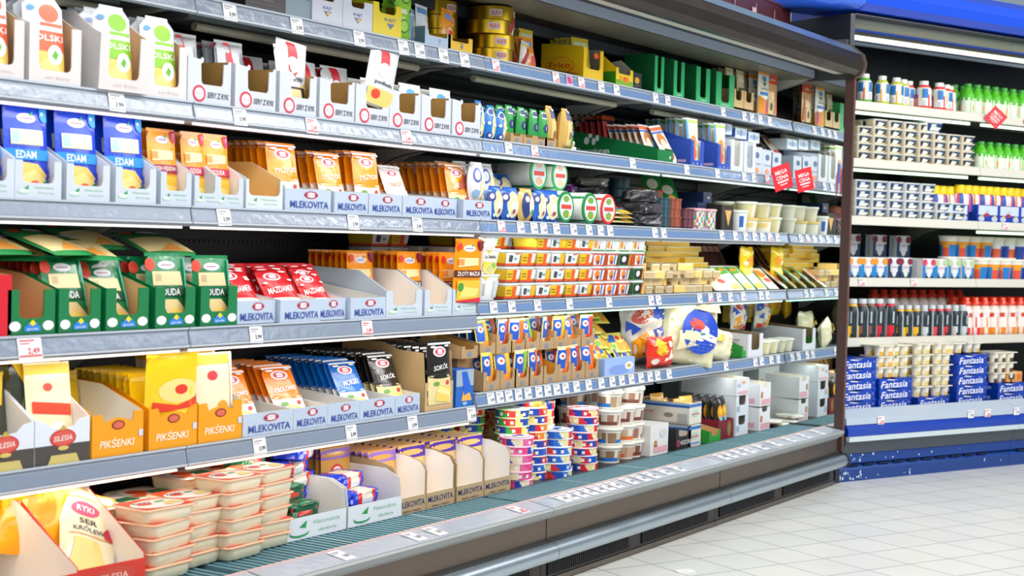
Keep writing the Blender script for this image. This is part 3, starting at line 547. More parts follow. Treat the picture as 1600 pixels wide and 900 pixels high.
carton('rye_box',.154,.34,.108,.125,'#cdd2dc','#a98342~',lip=.045,cw=.035,side=[(0,0),(.34,0),(.34,.12),(0,.108)],
   frontpoly=[(0,0),(.154,0),(.154,.108),(.146,.108),(.142,.100),(.128,.100),(.126,.052),(.121,.045),(.054,.045),(.048,.052),(.046,.094),(.054,.098),(.056,.106),(.05,.11),(.044,.104),(0,.108)],
   items=[('e',.26,.2,.15,.19,'#cf3550'),('e',.26,.2,.105,.135,'#f4ecf0'),('r',.18,.17,.34,.23,'#f1c8cf'),('t','SERY Z RYK',.7,.19,.5,.13,'#3c3f4c',.1)])
carton('gouda_box',.142,.30,.098,.15,'#0c7a44','#ddb078',lip=.036,cw=.034,side=[(0,0),(.3,0),(.3,.15),(.11,.13),(.0,.098)],
   items=[('e',.15,.2,.12,.11,'#f0eef4'),('e',.85,.2,.12,.11,'#f0eef4'),('r',.34,.08,.68,.2,'#2f86e4'),('r',.4,.2,.62,.26,'#2f86e4'),('t','gouda',.51,.13,.24,.08,'#cfe4fa'),('p',[(.44,.26),(.51,.19),(.58,.26),(.51,.34)],'#f4d82a'),('r',0,0,1,.03,'#0a5a34')])
carton('red_box',.142,.30,.13,.16,'#d8182e','#ddb078',lip=.05,cw=.034)
carton('pik_box',.145,.32,.098,.15,'#f0a00c','#f1ede4',frontpoly=[(0,0),(.145,0),(.145,.098),(.118,.10),(.114,.076),(.10,.082),(.072,.088),(.045,.082),(.034,.077),(.026,.098),(0,.096)],side=[(0,0),(.32,0),(.32,.16),(.14,.15),(0,.1)],
   items=[('e',.5,.72,.13,.11,'#8e2c20'),('e',.5,.72,.1,.08,'#d86a50'),('t','PIKŚENKI',.48,.32,.66,.24,'#fff6dc',.1),('r',.9,.4,.985,.56,'#cfd6e4')],sideitems=[('r',.02,.25,.1,.4,'#9aa2b4')])
carton('sil_box',.17,.32,.10,.17,'#dfe6f0','#f2efe8',frontpoly=[(0,0),(.17,0),(.17,.10),(.14,.095),(.12,.08),(.085,.076),(.05,.08),(.02,.098),(0,.10)],side=[(0,0),(.32,0),(.32,.18),(.1,.16),(0,.10)],
   items=[('r',0,0,1,.42,'#4c4642'),('e',.5,.56,.24,.2,'#c8352c'),('e',.5,.56,.21,.165,'#d95a50'),('p',[(.42,.74),(.5,.86),(.58,.74)],'#c8a84a'),('t','SILESIA',.5,.56,.34,.12,'#f8e6dc',.1,.05),('e',.5,.34,.1,.05,'#d8c06a'),('p',[(.22,.0),(.8,.0),(.74,.2),(.28,.2)],'#cdbd72')])
carton('kraft_tall',.13,.32,.085,.2,'#c9a878','#c9a070~',items=[('t','MLEKOVITA',.5,.62,.86,.24,'#33406e'),('t','dobry z natury',.5,.26,.6,.12,'#4a4a5e',.2)],side=[(0,0),(.32,0),(.32,.2),(.16,.2),(.1,.18),(.01,.175),(0,.085)],rim='#b08d60')
carton('white_kraft',.112,.30,.052,.155,'#bfa680','#fafaf8',items=[('t','MLEKOVITA',.5,.62,.9,.34,'#33406e'),('t','dobry z natury',.5,.22,.62,.14,'#4a4a5e',.2)],side=[(0,0),(.3,0),(.3,.165),(.08,.16),(.02,.145),(.0,.12)],rim='#b5946a')
carton('nat_deck',.135,.28,.065,.14,'#e4eaf0','#eef0ee',items=[('t','Naturalnie',.68,.72,.42,.16,'#a4c9b2'),('t','dobry',.7,.38,.3,.16,'#a4c9b2'),('e',.25,.4,.15,.16,'#2f9a5a'),('e',.25,.46,.15,.14,'#e4eaf0'),('p',[(.24,.62),(.36,.86),(.34,.56)],'#2f9a5a')],side=[(0,0),(.28,0),(.28,.14),(.06,.135),(.01,.115),(0,.065)],rim='#b9bcbc')
carton('red_crate',.2,.34,.07,.17,'#d83a2c','#f3ece6',items=[('e',.55,.6,.3,.3,'#cf4a3a'),('t','SILESIA',.55,.6,.4,.2,'#f3c9b8')],side=[(0,0),(.34,0),(.34,.21),(.2,.2),(0,.08)])
FR=[('e',.5,.35,.38,.22,'#f07a10'),('e',.5,.36,.36,.19,'#f6c21c'),('t','Frico',.5,.36,.52,.16,'#d8400c')]
carton('frico',.14,.15,.105,.125,'#f6cc14','#8f8a80~',lip=.035,cw=.022,sideitems=[('e',.45,.35,.34,.26,'#f07a10'),('e',.45,.37,.32,.22,'#f6c21c'),('t','Frico',.45,.37,.5,.17,'#d8400c')],side=[(0,0),(.15,0),(.15,.125),(0,.11)],items=[('e',.62,.8,.12,.1,'#ec5a1a')])
carton('yellow_tray',.13,.12,.06,.1,'#f6d412','#b4ada2~',lip=.04,cw=.02,items=[('r',0,.02,1,.3,'#6fb522'),('e',.62,.34,.14,.2,'#f08a20'),('e',.3,.36,.1,.16,'#f0a020'),('r',.45,.3,.55,.5,'#e8571c')],side=[(0,0),(.12,0),(.12,.09),(.05,.1),(0,.06)],sideitems=[('r',.55,0,1,.45,'#3f9a1e')])
carton('green_slot',.15,.13,.14,.15,'#34bd72','#0c6434',lip=.02,cw=.042,items=[('t','vegel',.5,.07,.5,.06,'#e6f6ec')],rim='#5fc98a',sideitems=[('r',.02,.02,.98,.98,'#12683a')])
carton('beige_slot',.1,.15,.075,.08,'#e0c084','#7a6420~',lip=.03,cw=.022,rim='#c9a45e')
carton('small_kraft',.09,.16,.038,.07,'#b3946c','#c99a50~',lip=.028,cw=.02,items=[('e',.5,.3,.14,.24,'#7e88a0')],rim='#a07c4c')
carton('kraft_box2',.095,.2,.06,.12,'#b3946c','#d59a2c~',lip=.03,cw=.02,items=[('e',.5,.2,.12,.14,'#7e88a0')],rim='#a07c4c')
carton('white_cut',.125,.15,.08,.1,'#dfe3f0','#8f6f2c~',lip=.06,cw=.035,items=[('t','KAJT',.5,.5,.3,.12,'#4a62b4'),('p',[(.38,.4),(.62,.4),(.5,.22)],'#5f78c4'),('e',.52,.33,.06,.06,'#f0c52a')])
carton('yellow_cut',.11,.15,.09,.1,'#f8dd10','#8f6a1c~',lip=.062,cw=.022,items=[('t','KAJT',.6,.5,.4,.13,'#4a62b4'),('p',[(.48,.4),(.74,.4),(.61,.22)],'#6a80b4')])
carton('blue_low',.15,.16,.045,.06,'#b9cfe6','#8a6a34~',lip=.03,cw=.02,items=[('p',[(.5,.5),(.64,.5),(.57,.2)],'#9ab0d8')],sideitems=[('r',0,0,1,.9,'#6f93a8')])
carton('yellow_low',.13,.16,.045,.06,'#f7c61a','#8f6a1c~',lip=.028,cw=.02,items=[('t','KAJT',.56,.5,.16,.14,'#5a78b4'),('p',[(.5,.4),(.62,.4),(.56,.15)],'#6a80b4')])
plainbox('dark_carton',.15,.2,.12,'#3a3436',[('r',.1,.3,.8,.34,'#6b5f60'),('r',.1,.2,.7,.23,'#6b5f60'),('r',.1,.1,.85,.12,'#5a5052')])
plainbox('bluegrey_carton',.14,.2,.12,'#8fa6b4',[('p',[(.1,.5),(.9,.4),(.7,.8),(.2,.85)],'#5e8290')])
plainbox('yellow_card',.075,.02,.13,'#f4d416',[('e',.3,.45,.14,.12,'#6878a0'),('r',.2,.25,.4,.3,'#6878a0')],name='upright_carton')
pack('tall_blue',.055,.1,.015,'#8db8d8!',[('p',[(.3,0),(.7,0),(.5,.9)],'#f0e2a8'),('r',0,.8,1,1,'#dcecf6')],name='cheese_packet'); pack('tall_white',.06,.115,.012,'#e6eef8!',[('r',.1,.8,.9,.95,'#6a9ad0'),('r',.3,.2,.9,.6,'#f2f4fa')],name='cheese_packet'); pack('lime',.075,.10,.02,'#8fd42c!',[('e',.5,.4,.3,.2,'#3f6a2a'),('e',.5,.4,.25,.16,'#a6e04a'),('r',.3,.75,.7,.9,'#e6f4d0')],name='cheese_packet'); pack('orange_small',.06,.10,.012,'#f79a24!',[('e',.5,.8,.3,.1,'#7a9ad8'),('e',.6,.35,.25,.14,'#f4d0a8'),('r',.5,.1,.95,.4,'#e84a34')],name='cheese_packet')
pack('white_diag',.06,.1,.03,'#f0ece2!',[('p',[(.1,.1),(.6,.9),(.9,.8),(.5,.1)],'#c23a34'),('r',.1,.8,.9,.95,'#e8d890')],name='cheese_packet'); pack('gold_small',.07,.10,.012,'#e0b02c!',[('e',.5,.6,.3,.14,'#f6efe2'),('e',.5,.6,.2,.08,'#cf3430')],name='cheese_packet')
pack('pink_sachet',.16,.10,.006,'#e0184c!',[('p',[(.3,.2),(.7,.2),(.6,.8),(.4,.8)],'#f2a0b4'),('r',.05,.05,.2,.9,'#6cbc30')],name='cheese_packet')
pack('green_card',.13,.13,.003,'#3fa02c',[('p',[(.45,.2),(.62,.2),(.62,.5),(.45,.5)],'#1c5a1c')],gl='',name='green_card')
plainbox('black_box',.075,.06,.06,'#2b2e38',[('e',.5,.55,.24,.2,'#f0b428'),('r',.3,.2,.7,.24,'#8f8a60')])
plainbox('white_lid_box',.12,.2,.045,'#e4eef6',[('r',.1,.3,.9,.7,'#9fb8d4'),('r',.45,.2,.55,.8,'#5a7ab4')],[('r',0,.1,1,.9,'#3a66c4'),('p',[(.1,.1),(.8,.1),(.5,.7)],'#f0923a')])
plainbox('light_blue_box',.14,.16,.115,'#cdd9e8',[('e',.5,.7,.2,.12,'#4a6a94'),('e',.5,.14,.2,.1,'#e8a06a'),('r',.15,.35,.85,.4,'#8fa8c4')],[('e',.4,.3,.2,.1,'#f0ae5a'),('r',.1,.6,.9,.7,'#9fb4cc')])
carton('white_slots',.12,.18,.13,.15,'#dde3ea','#f4f3ee',lip=.02,cw=.03,rim='#f4f6f8')
carton('blue_wave',.12,.13,.10,.105,'#2a50b8','#e8ecf4',lip=.022,cw=.028,sideitems=[('r',0,.0,1,1,'#3a5cc8'),('r',.1,.12,.85,.22,'#d8b8dc')],items=[('e',.2,.08,.06,.03,'#9fb8ea'),('e',.5,.1,.06,.04,'#9fb8ea'),('e',.8,.08,.06,.03,'#9fb8ea')],side=[(0,0),(.13,0),(.13,.14),(0,.1)])
carton('green_long',.13,.40,.045,.16,'#0d7a3f','#0a5a30',side=[(0,0),(.4,0),(.4,.125),(.0,.05)],items=[('e',.8,.4,.05,.14,'#cfe8d8')],sideitems=[('e',.22,.50,.03,.09,'#f4f8f4'),('e',.26,.62,.022,.06,'#f4f8f4'),('e',.30,.48,.022,.09,'#f4f8f4'),('e',.34,.56,.02,.08,'#f4f8f4'),('t','Pescolunga',.30,.24,.36,.16,'#f4f8f4')])
plainbox('navy_box',.08,.12,.11,'#16264e',[('e',.6,.5,.14,.1,'#c9a45e')]); plainbox('black_tall',.12,.12,.105,'#26221f',[('p',[(.3,.8),(.85,.8),(.6,.15)],'#e0b06a'),('r',.1,.1,.25,.9,'#4a4038')])
plainbox('blue_milk',.1,.3,.12,'#1f66c4',[('r',0,.55,1,1,'#9fb0c4'),('p',[(.3,.15),(.9,.15),(.55,.75)],'#f0b048'),('p',[(.3,.95),(.6,.95),(.9,.4),(.45,.3)],'#1d62d0'),('e',.5,.08,.14,.05,'#8fb8f0')])
plainbox('kraft_back',.13,.02,.13,'#b38c5c~'); plainbox('lightblue_card',.16,.03,.06,'#9db9ec',[('e',.5,.3,.35,.3,'#7f9fe0'),('e',.8,.5,.14,.25,'#e6ecf8'),('e',.8,.5,.07,.1,'#e0a03a')])
carton('white_no',.16,.26,.10,.115,'#dfe0ea','#8d7a5a~',lip=.03,cw=.035,sideitems=[('t','NO',.25,.55,.14,.3,'#3a3a46'),('r',.5,.62,.85,.66,'#8f8f9c'),('r',.55,.52,.8,.55,'#8f8f9c')],rim='#f4f4f4')
carton('white_no2',.16,.26,.115,.125,'#c3cdc4','#7a6c4c~',lip=.03,cw=.035,sideitems=[('e',.6,.55,.12,.2,'#98a59c'),('e',.6,.55,.1,.17,'#c3cdc4'),('e',.1,.5,.06,.3,'#2c3440')],rim='#f4f4f4')
plainbox('green_dark_box',.18,.2,.2,'#0c5a34',[('t','Original',.5,.6,.6,.12,'#8fc0a4')],[('t','Original',.5,.55,.6,.12,'#8fc0a4')])
STR=[('r',0,.78,1,.9,'#1f62b8'),('r',0,.93,1,1,'#8fb4d8'),('e',.2,.52,.07,.12,'#6a4a2c'),('e',.78,.4,.05,.1,'#8a8a80'),('r',.04,.5,.14,.56,'#e06a50'),('r',.3,.48,.42,.56,'#e8907a'),('r',.5,.48,.62,.54,'#e8907a'),('r',.06,.3,.14,.33,'#6f9a7a'),('r',.3,.3,.42,.33,'#6f9a7a'),('r',.88,.1,.98,.5,'#b4b8b8'),('r',0,.06,1,.09,'#9ab4c4')]
plainbox('striped_box',.11,.42,.085,'#e6e2d8',[('r',0,.8,1,.95,'#3a78c4'),('e',.5,.5,.26,.18,'#b8dcc8'),('r',.2,.44,.8,.5,'#e05a6a'),('r',.1,.1,.9,.2,'#7fa8d4')],STR)
carton('striped_open',.11,.42,.085,.085,'#e6e2d8','#8a6f4c~',items=[('r',0,.8,1,.95,'#3a78c4'),('e',.5,.5,.26,.18,'#b8dcc8'),('r',.2,.44,.8,.5,'#e05a6a')],sideitems=STR)
carton('white_mush',.13,.2,.085,.09,'#dfe6ee','#c9c4ba',lip=.045,cw=.03,items=[('r',.05,.2,.3,.5,'#a9bcd4')],sideitems=[('r',.1,.2,.3,.5,'#b4c4d8')])
carton('white_tall',.14,.26,.12,.14,'#e6eaf0','#efe9dc',items=[('e',.55,.75,.2,.14,'#f0e2d0'),('e',.55,.75,.12,.08,'#e8a878'),('r',.1,.5,.3,.7,'#b4c4dc'),('r',.15,.1,.9,.25,'#efb4c0')])
carton('pink_box',.12,.22,.10,.11,'#eef0f4','#efe9dc',lip=.08,cw=.03,items=[('r',.15,.05,.95,.3,'#eab0bc'),('e',.2,.5,.1,.15,'#a83a2c'),('e',.2,.5,.06,.1,'#e8b03a')],sideitems=[('r',.1,.1,.9,.3,'#eab0bc')])
carton('wlosz',.16,.18,.085,.075,'#2c2a2e','#c9a06a~',lip=.05,cw=.03,items=[('e',.16,.3,.1,.16,'#c84a64'),('e',.16,.3,.05,.08,'#2c2a2e'),('t','WŁOSZCZOWA',.62,.3,.66,.2,'#f0f0f2')])
carton('green_small',.10,.2,.05,.085,'#2f9e3c','#d8a878~',lip=.03,cw=.015,rim='#5fc25c'); carton('maroon',.15,.16,.08,.085,'#7a1a2c','#4a1420',items=[('e',.7,.5,.12,.4,'#8f7a3a')],sideitems=[('r',0,0,1,1,'#841c30')])
plainbox('big_white',.26,.3,.125,'#dfe6e2',[('e',.85,.35,.1,.16,'#e0a05a'),('r',.7,.1,.98,.3,'#e8b4bc')],[('r',.0,.0,.3,1,'#b4c2c0')],kt='#e8dcc4')
plainbox('white_soft',.15,.12,.115,'#eceae8',[('e',.3,.35,.09,.14,'#8a2c24'),('e',.3,.38,.05,.07,'#e8b03a'),('r',.2,.08,.95,.28,'#eab4bc'),('e',.7,.7,.2,.14,'#d8dde2')])
pack('dark_window',.07,.16,.03,'#241f1e!',[('e',.5,.62,.34,.2,'#e8a01c'),('e',.5,.66,.2,.08,'#f6cc3a'),('r',.3,.36,.7,.52,'#9fc0dc')],prof=rt,name='cheese_bag'); pack('yellow_flame',.08,.11,.02,'#f0b060!',[('p',[(.1,.3),(.6,.3),(.7,.9),(.5,.6),(.4,.95),(.3,.6)],'#f4a014'),('r',.5,.1,.9,.3,'#a8b4e0')],name='cheese_bag')
pack('bags_orange',.12,.13,.03,'#f0b454!',[('e',.5,.6,.3,.2,'#f6d28c'),('e',.3,.2,.15,.1,'#6a4a9a'),('p',[(0,0),(.4,0),(0,.5)],'#1f9a3a')],name='cheese_bag')

pack('royal_bag',.15,.24,.035,'#ece0bc!',[('r',0,.86,1,1,'#f09a1c'),('e',.38,.74,.24,.08,'#e0466a'),('t','RYKI',.38,.74,.3,.06,'#fbe6ea'),('t','SER',.42,.60,.3,.06,'#3a3430'),('t','KRÓLEWSKI',.52,.52,.7,.06,'#3a3430'),('e',.82,.52,.13,.07,'#c8283c'),('r',.1,.45,.9,.46,'#e8962c'),('p',[(.1,.05),(.8,.05),(.6,.4),(.2,.42)],'#f2cf7a'),('r',.94,0,1,.9,'#e9e6f2')],wr=.12,name='cheese_bag',nn=(16,18))
pack('amber_bag',.17,.22,.05,'#f8a80c!',[('p',[(.1,.5),(.6,.6),(.4,.9),(.1,.9)],'#ffd21a'),('e',.6,.5,.2,.2,'#f08c0c'),('p',[(.55,.7),(.95,.7),(.9,.95)],'#fbe04a')],wr=.2,name='cheese_bag',nn=(16,16))

# ------------------------------------------------------------------ tubs, cans, bottles, wrapped goods
def seglab(cols,zlo=.0,zhi=1,base='#f2f0ea',h=1):
    n=len(cols)
    return lambda a,z: cols[int(a*n)%n] if zlo*h<z<zhi*h else base
YW,OR,WH,GR,BK='#e9b713','#ee5f1c','#e9edf0','#2e9148','#3a3a3e'
def sq(key,front,side,lid='#d8dedd'): tubq(key,.088,.10,.047,'#f3efe4',lid,front,side,taper=.86)
def pnl(a,b): return [('r',0,.02,1,.92,a),('r',0,.06,1,.22,'#ea5226'),('r',0,.02,1,.06,BK),b]
sq('sq_yellow',pnl('#edc01c',('r',.5,.06,.75,.9,OR))+[('r',.75,.3,1,.92,WH),('r',.08,.4,.4,.46,'#8a6a1c'),('r',.08,.6,.4,.66,'#8a6a1c')],pnl('#edc01c',('r',.1,.3,.8,.8,'#f3cf3c')))
sq('sq_white',pnl(WH,('r',.66,.22,1,.92,YW))+[('p',[(.12,.35),(.34,.3),(.38,.72),(.16,.78)],'#4c4f52'),('r',.42,.5,.6,.66,'#6fb4b8')],pnl(WH,('r',.2,.3,.6,.8,'#cfd6da')))
sq('sq_mark',pnl(WH,('p',[(.2,.35),(.46,.3),(.5,.75),(.24,.8)],'#4a4648'))+[('r',.6,.45,.8,.62,'#6ab2b4'),('r',.6,.85,.9,.92,'#e6572c')],pnl('#edc01c',('r',.1,.3,.8,.8,'#f3cf3c')))
sq('sq_orange',[('r',0,.04,1,.96,'#d9462a'),('r',.06,.12,.94,.86,'#e7ebee'),('e',.4,.5,.22,.34,'#ef8a24'),('r',.66,.15,.8,.86,'#4f86c8'),('e',.45,.3,.12,.16,'#7a3a5a')],[('r',0,.05,1,.95,'#e8692c'),('r',.2,.2,.7,.8,'#e8eaf0')])
sq('sq_black',[('r',0,.04,1,.96,'#2f7a44'),('r',.05,.12,.95,.88,'#1f2124'),('e',.4,.55,.2,.24,'#e8e8ea'),('r',.84,.1,1,.9,'#f0852a')],[('r',0,.05,1,.95,'#2f7a44')])
sq('sq_green',[('r',0,.1,1,.9,'#e8ece6'),('r',0,.03,1,.12,'#2f9148'),('e',.18,.5,.14,.3,'#f0922c'),('p',[(.4,.2),(.5,.2),(.5,.8)],'#b02c24'),('e',.66,.5,.2,.26,'#dfe2ea')],[('r',0,.1,1,.9,'#f0ece0'),('e',.5,.5,.2,.3,'#f0a02c')])
tubq('tall_tub',.12,.11,.085,'#e9ebea','#eceeec',[('p',[(.06,1),(.4,1),(.22,.8)],'#f0ce24'),('r',.1,.2,.22,.7,'#c3bdb6'),('r',.7,.1,.95,.8,'#cfd8dc')],[('r',.2,.2,.8,.7,'#dfe3e3')],taper=.78)
tubq('tall_tub_print',.12,.11,.085,'#e9e9df','#eceeec',[('p',[(.25,1),(.5,1),(.38,.86)],'#f0ce24'),('t','La Sałatka',.48,.72,.6,.14,'#4a4a58'),('e',.5,.25,.46,.26,'#e8d67c'),('e',.2,.4,.12,.14,'#f1e020'),('e',.72,.34,.13,.14,'#8cc44a'),('e',.55,.2,.2,.12,'#c9d28a')],[('r',.2,.2,.8,.7,'#dfe3e3')],taper=.78)
def hb(key,cols,top): tubr(key,.057,.057,.0235,'#efe6c8',top,lambda a,z:('#f4f1ea' if (.25<z/.0235<.72 and int(a*64)%5 in (1,2) and int(a*16)%3) else cols[int((a*12+(.35 if z>.012 else 0)*(int(a*12)%2))%12)]),seg=64,items=[('e',.5,.5,.36,.36,'#f7f1ea'),('e',.42,.55,.16,.1,'#2a5ac0'),('e',.6,.4,.16,.12,cols[1])],name='cheese_box',lidh=.0035,over=.0012)
C_=['#1d44b4','#d92c34','#e9872a','#efe2a2','#2048b8','#e4402c','#ef9a3a','#f2e6b4']
hb('hb_orange',['#1d44b4','#d92c34','#f08a22','#f2dc86']*3,'#f1d9c4')
hb('hb_green',['#2348b0','#35a53c','#e23a30','#f1e27e']*3,'#cfe6b0')
hb('hb_red',['#1d3ea8','#e01c34','#ecdf9a','#e62638']*3,'#f2c9cf')
hb('hb_blue',['#1d55c4','#2a74d8','#e8e0a8','#d8343a']*3,'#d8e4f4')
hb('hb_pink',['#e8458a','#2046b0','#f3e3c0','#e86aa8']*3,'#f4c9dc')
def wt(key,c1,c2,lid='#efebdd'): tubr(key,.05,.058,.06,'#efece4',lid,lambda a,z:(c1 if z<.022 else c2[int(a*11)%len(c2)]) if (int(a*4)%2==0 or .7<a<.86) and .008<z<.05 else ('#efece4' if z<.008 or z>.05 else c2[int(a*9+1)%len(c2)]),seg=36,name='spread_tub',lidh=.010,over=.005)
wt('wt_blue','#2a7ad0',['#d8c8b0','#9a7a5c','#ece4d4','#b89a78']); wt('wt_brown','#7a4438',['#a87a64','#e4dad0','#8c5a48','#d9cfc4']); wt('wt_orange','#e8763a',['#d8b49a','#ece6dc','#c89a7c'])
tubr('cheese_cup',.036,.046,.06,'#e4ddb0','#e9eadc',seglab(['#e8e2bc','#dcd6a0','#e9e6cf'],0,1),name='cheese_tub'); tubr('cheese_cup_gold',.046,.052,.05,'#e4ddb8','#d8bb5e',seglab(['#e9e2c2','#e2c979','#e9e6d2'],.4,.85,'#e9e6d6',.05),name='cheese_tub')
tubr('blue_cup',.034,.04,.08,'#e6ebea','#dfe6e4',lambda a,z:'#2f62b8' if (int(a*12)%3==1 and .02<z<.06) else '#e6e8e2',name='cheese_tub')
tubr('flower_cup',.034,.036,.075,'#d9e4ea','#e7a9b8',lambda a,z:['#cfe0ea','#e4566a','#dfe9ee','#4a90c8','#e8b83a','#dfe9ee','#54a05a'][int(a*23+z*260)%7],name='cheese_tub')
tubr('white_blue_cup',.042,.045,.07,'#eef0f2','#eef0ee',lambda a,z:'#2f5cc4' if int(a*10)%3==0 and .012<z<.06 else '#eef1f6',name='cheese_tub')
tubr('can_gold',.07,.07,.042,'#c9a528%','#d4b43a%',None,name='food_can',lidh=.002,over=.001)
PROTO_can=PROTO['can_gold']
g=G()
g.deco([('r',-.30,.26,.30,.78,'#f5e6e0'),('t','VALBON',0,.52,.5,.36,'#c8242c')],1,.042,lambda a,b,e:((.0707+e)*math.sin(a-.55),-(.0707+e)*math.cos(a-.55),b))
g.build('printed_label',PROTO_can)
def roll(key,rim,face,L=.12,r=.055):
    def mk():
        g=G(); n=30
        pr=[(r*.96,0),(r,.004),(r,L-.004),(r*.96,L)]
        rings=[[(rr*math.cos(2*PI*j/n),y,r+rr*math.sin(2*PI*j/n)) for j in range(n)] for rr,y in pr]
        o0=len(g.v); g.v+=[p for q in rings for p in q]
        for i in range(3):
            for j in range(n):
                g.f.append((o0+i*n+j,o0+(i+1)*n+j,o0+(i+1)*n+(j+1)%n,o0+i*n+(j+1)%n)); g.sm.append(True); g.m.append(g.mi(rim if (i!=1 or j%8==3) else '#eff1ea!'))
        g.add(rings[0],[tuple(range(n))],rim); g.add(rings[-1],[tuple(range(n))[::-1]],rim)
        g.deco([('e',0,0,.80*r,.80*r,'#d9e4e6'),('e',0,-.45*r,.4*r,.26*r,face),('e',-.02*r,.5*r,.35*r,.2*r,face),('r',-.6*r,-.12*r,.6*r,.14*r,'#d8473f'),('e',.3*r,-.5*r,.12*r,.1*r,'#e8c34a')],1,1,lambda a,b,e:(a,-e,r+b))
        return g.build('cheese_roll')
    return proto(key,mk)
roll('roll_green','#1f8a48','#7aa83c'); roll('roll_red','#d9342c','#8aa84c',.1); roll('roll_white','#3aa45a','#e8b8a0',.14,.056)
def ring_cup(key,c1,c2,n=6,h=.03):  # ribbed moulded pot
    def mk():
        g=G(); prof=[(.032,0),(.04,.006)]
        for i in range(n): prof+= [(.041,.006+h*(i+.5)/n),(.038,.006+h*(i+1)/n)]
        prof+=[(.043,h+.008),(.043,h+.013)]
        g.lathe(prof,c1,24,lambda a,z:c1 if int(a*24)%2 else c2); return g.build('dessert_pot')
    return proto(key,mk)
ring_cup('pot_navy','#20404c','#2f5a68'); ring_cup('pot_brown','#8a4430','#a8583c'); ring_cup('pot_plum','#5c2c38','#7a4450'); ring_cup('pot_orange','#c8602a','#e0803a')
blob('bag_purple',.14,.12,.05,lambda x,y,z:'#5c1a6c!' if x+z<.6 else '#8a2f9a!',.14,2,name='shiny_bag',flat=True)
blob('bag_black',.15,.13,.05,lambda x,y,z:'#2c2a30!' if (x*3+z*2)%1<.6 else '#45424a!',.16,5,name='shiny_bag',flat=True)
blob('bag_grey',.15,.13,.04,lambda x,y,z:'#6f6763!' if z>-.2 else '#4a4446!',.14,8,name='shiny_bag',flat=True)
blob('bun_blue',.16,.10,.045,lambda x,y,z:('#ece6d4!' if z>.1 else '#d8e0ea!') if abs(x)<.42 and y<.4 else ('#e02a2e!' if .42<=abs(x)<.54 else '#1b3fd0!'),.13,3,name='cheese_block_bag',flat=True)
blob('bun_blue_deep',.16,.10,.045,lambda x,y,z:'#1b3fd0!' if (x*2+y)%1.3<1.1 else '#5a7ae8!',.17,11,name='cheese_block_bag',flat=True)
blob('bun_green',.16,.10,.045,lambda x,y,z:'#0f5a3c!' if (x*2.3+z*2+y)%1.2<.85 else ('#2f8a5c!' if z>.3 else '#d8342c!'),.18,4,name='cheese_block_bag',flat=True)
blob('bun_green_label',.16,.10,.04,lambda x,y,z:('#ece9c8!' if x>-.2 and z>-.1 else '#157a3c!'),.12,14,name='cheese_block_bag',flat=True)
blob('bun_pink',.15,.12,.035,lambda x,y,z:'#f0d9c4!' if z>.2 and abs(x)<.6 else ('#ec5a2c!' if x<0 else '#2fae4a!'),.14,6,name='cheese_block_bag',flat=True)
def shreds(n,c,seed):
    q=random.Random(seed); return [('e',q.uniform(.08,.92),q.uniform(.04,.9),q.uniform(.02,.06),q.uniform(.006,.014),q.choice(c)) for _ in range(n)]
pack('shred_bag',.25,.235,.10,'#efe6bc!',shreds(50,['#f7f2d4','#e2d59a','#fbf8e4'],1)+[('e',.55,.52,.36,.36,'#1f4cc8'),('e',.5,.50,.17,.14,'#eef0f4'),('p',[(.16,.18),(.5,.3),(.5,.5),(.16,.5)],'#efe6bc'),('e',.44,.62,.13,.1,'#d43a2a'),('p',[(.5,.42),(.86,.36),(.88,.46),(.52,.54)],'#eef0f4'),('r',.52,.47,.6,.5,'#3f9a48')]+[('r',.3+.1*i,.2,.306+.1*i,.36,'#5f86e4') for i in range(5)]+[('r',.3,.22+.05*i,.8,.226+.05*i,'#5f86e4') for i in range(3)]+[('r',.05,.86,.95,.99,'#f3e2c0')],wr=.16,name='grated_cheese_bag',nn=(26,26),ex=.5)
pack('shred_bag2',.25,.22,.09,'#ece6d8!',[('e',.4,.8,.34,.17,'#f0ece2'),('e',.38,.8,.24,.12,'#e0452c'),('r',.2,.79,.56,.83,'#f3d8c8'),('p',[(.6,.7),(.98,.6),(.95,.95),(.7,.98)],'#1f4fc4'),('p',[(.02,.45),(.3,.6),(.05,.8)],'#2458cc'),('p',[(.05,.1),(.5,.05),(.45,.5),(.1,.42)],'#f3a21c'),('p',[(.3,.12),(.62,.2),(.5,.46),(.3,.4)],'#d8cfc0'),('p',[(.28,.1),(.64,.18),(.62,.22),(.3,.16)],'#7a2a1c'),('p',[(.55,.02),(.95,.04),(.9,.2),(.6,.16)],'#e42c1c'),('p',[(.6,.3),(.9,.4),(.8,.55),(.6,.5)],'#2a58c8')]+shreds(16,['#f7f2d4','#fbf8e4'],2),wr=.2,name='grated_cheese_bag',nn=(24,22),ex=.5)
pack('shred_pale',.17,.13,.06,'#f2ecc8!',shreds(30,['#fbf8e4','#e6d9a0','#f3f0e0'],3)+[('p',[(.1,.55),(.4,.6),(.3,.85)],'#f0c84a')],wr=.2,name='grated_cheese_bag',nn=(16,14))
pack('shred_red',.17,.12,.06,'#e8341c!',[('e',.4,.6,.2,.2,'#f6c41c'),('p',[(.5,.2),(.9,.3),(.8,.6)],'#f3e9d8'),('e',.2,.2,.12,.1,'#f3e9d8'),('p',[(.1,.7),(.6,.8),(.3,.95)],'#f6d23c'),('e',.75,.75,.1,.1,'#fbf6e8')],wr=.22,name='grated_cheese_bag',nn=(16,14))
pack('bag_yellow',.17,.13,.05,'#f6cc14!',[('e',.6,.4,.3,.2,'#f08a20'),('p',[(.1,.6),(.5,.7),(.3,.95)],'#fbe470'),('e',.25,.3,.15,.1,'#fbf0c4')],wr=.2,name='cheese_bag',nn=(14,12))
blob('cream_pack',.10,.09,.022,lambda x,y,z:'#f3ecdc!' if z<.5 else '#fbf6ec!',.08,51,name='cheese_block_bag')
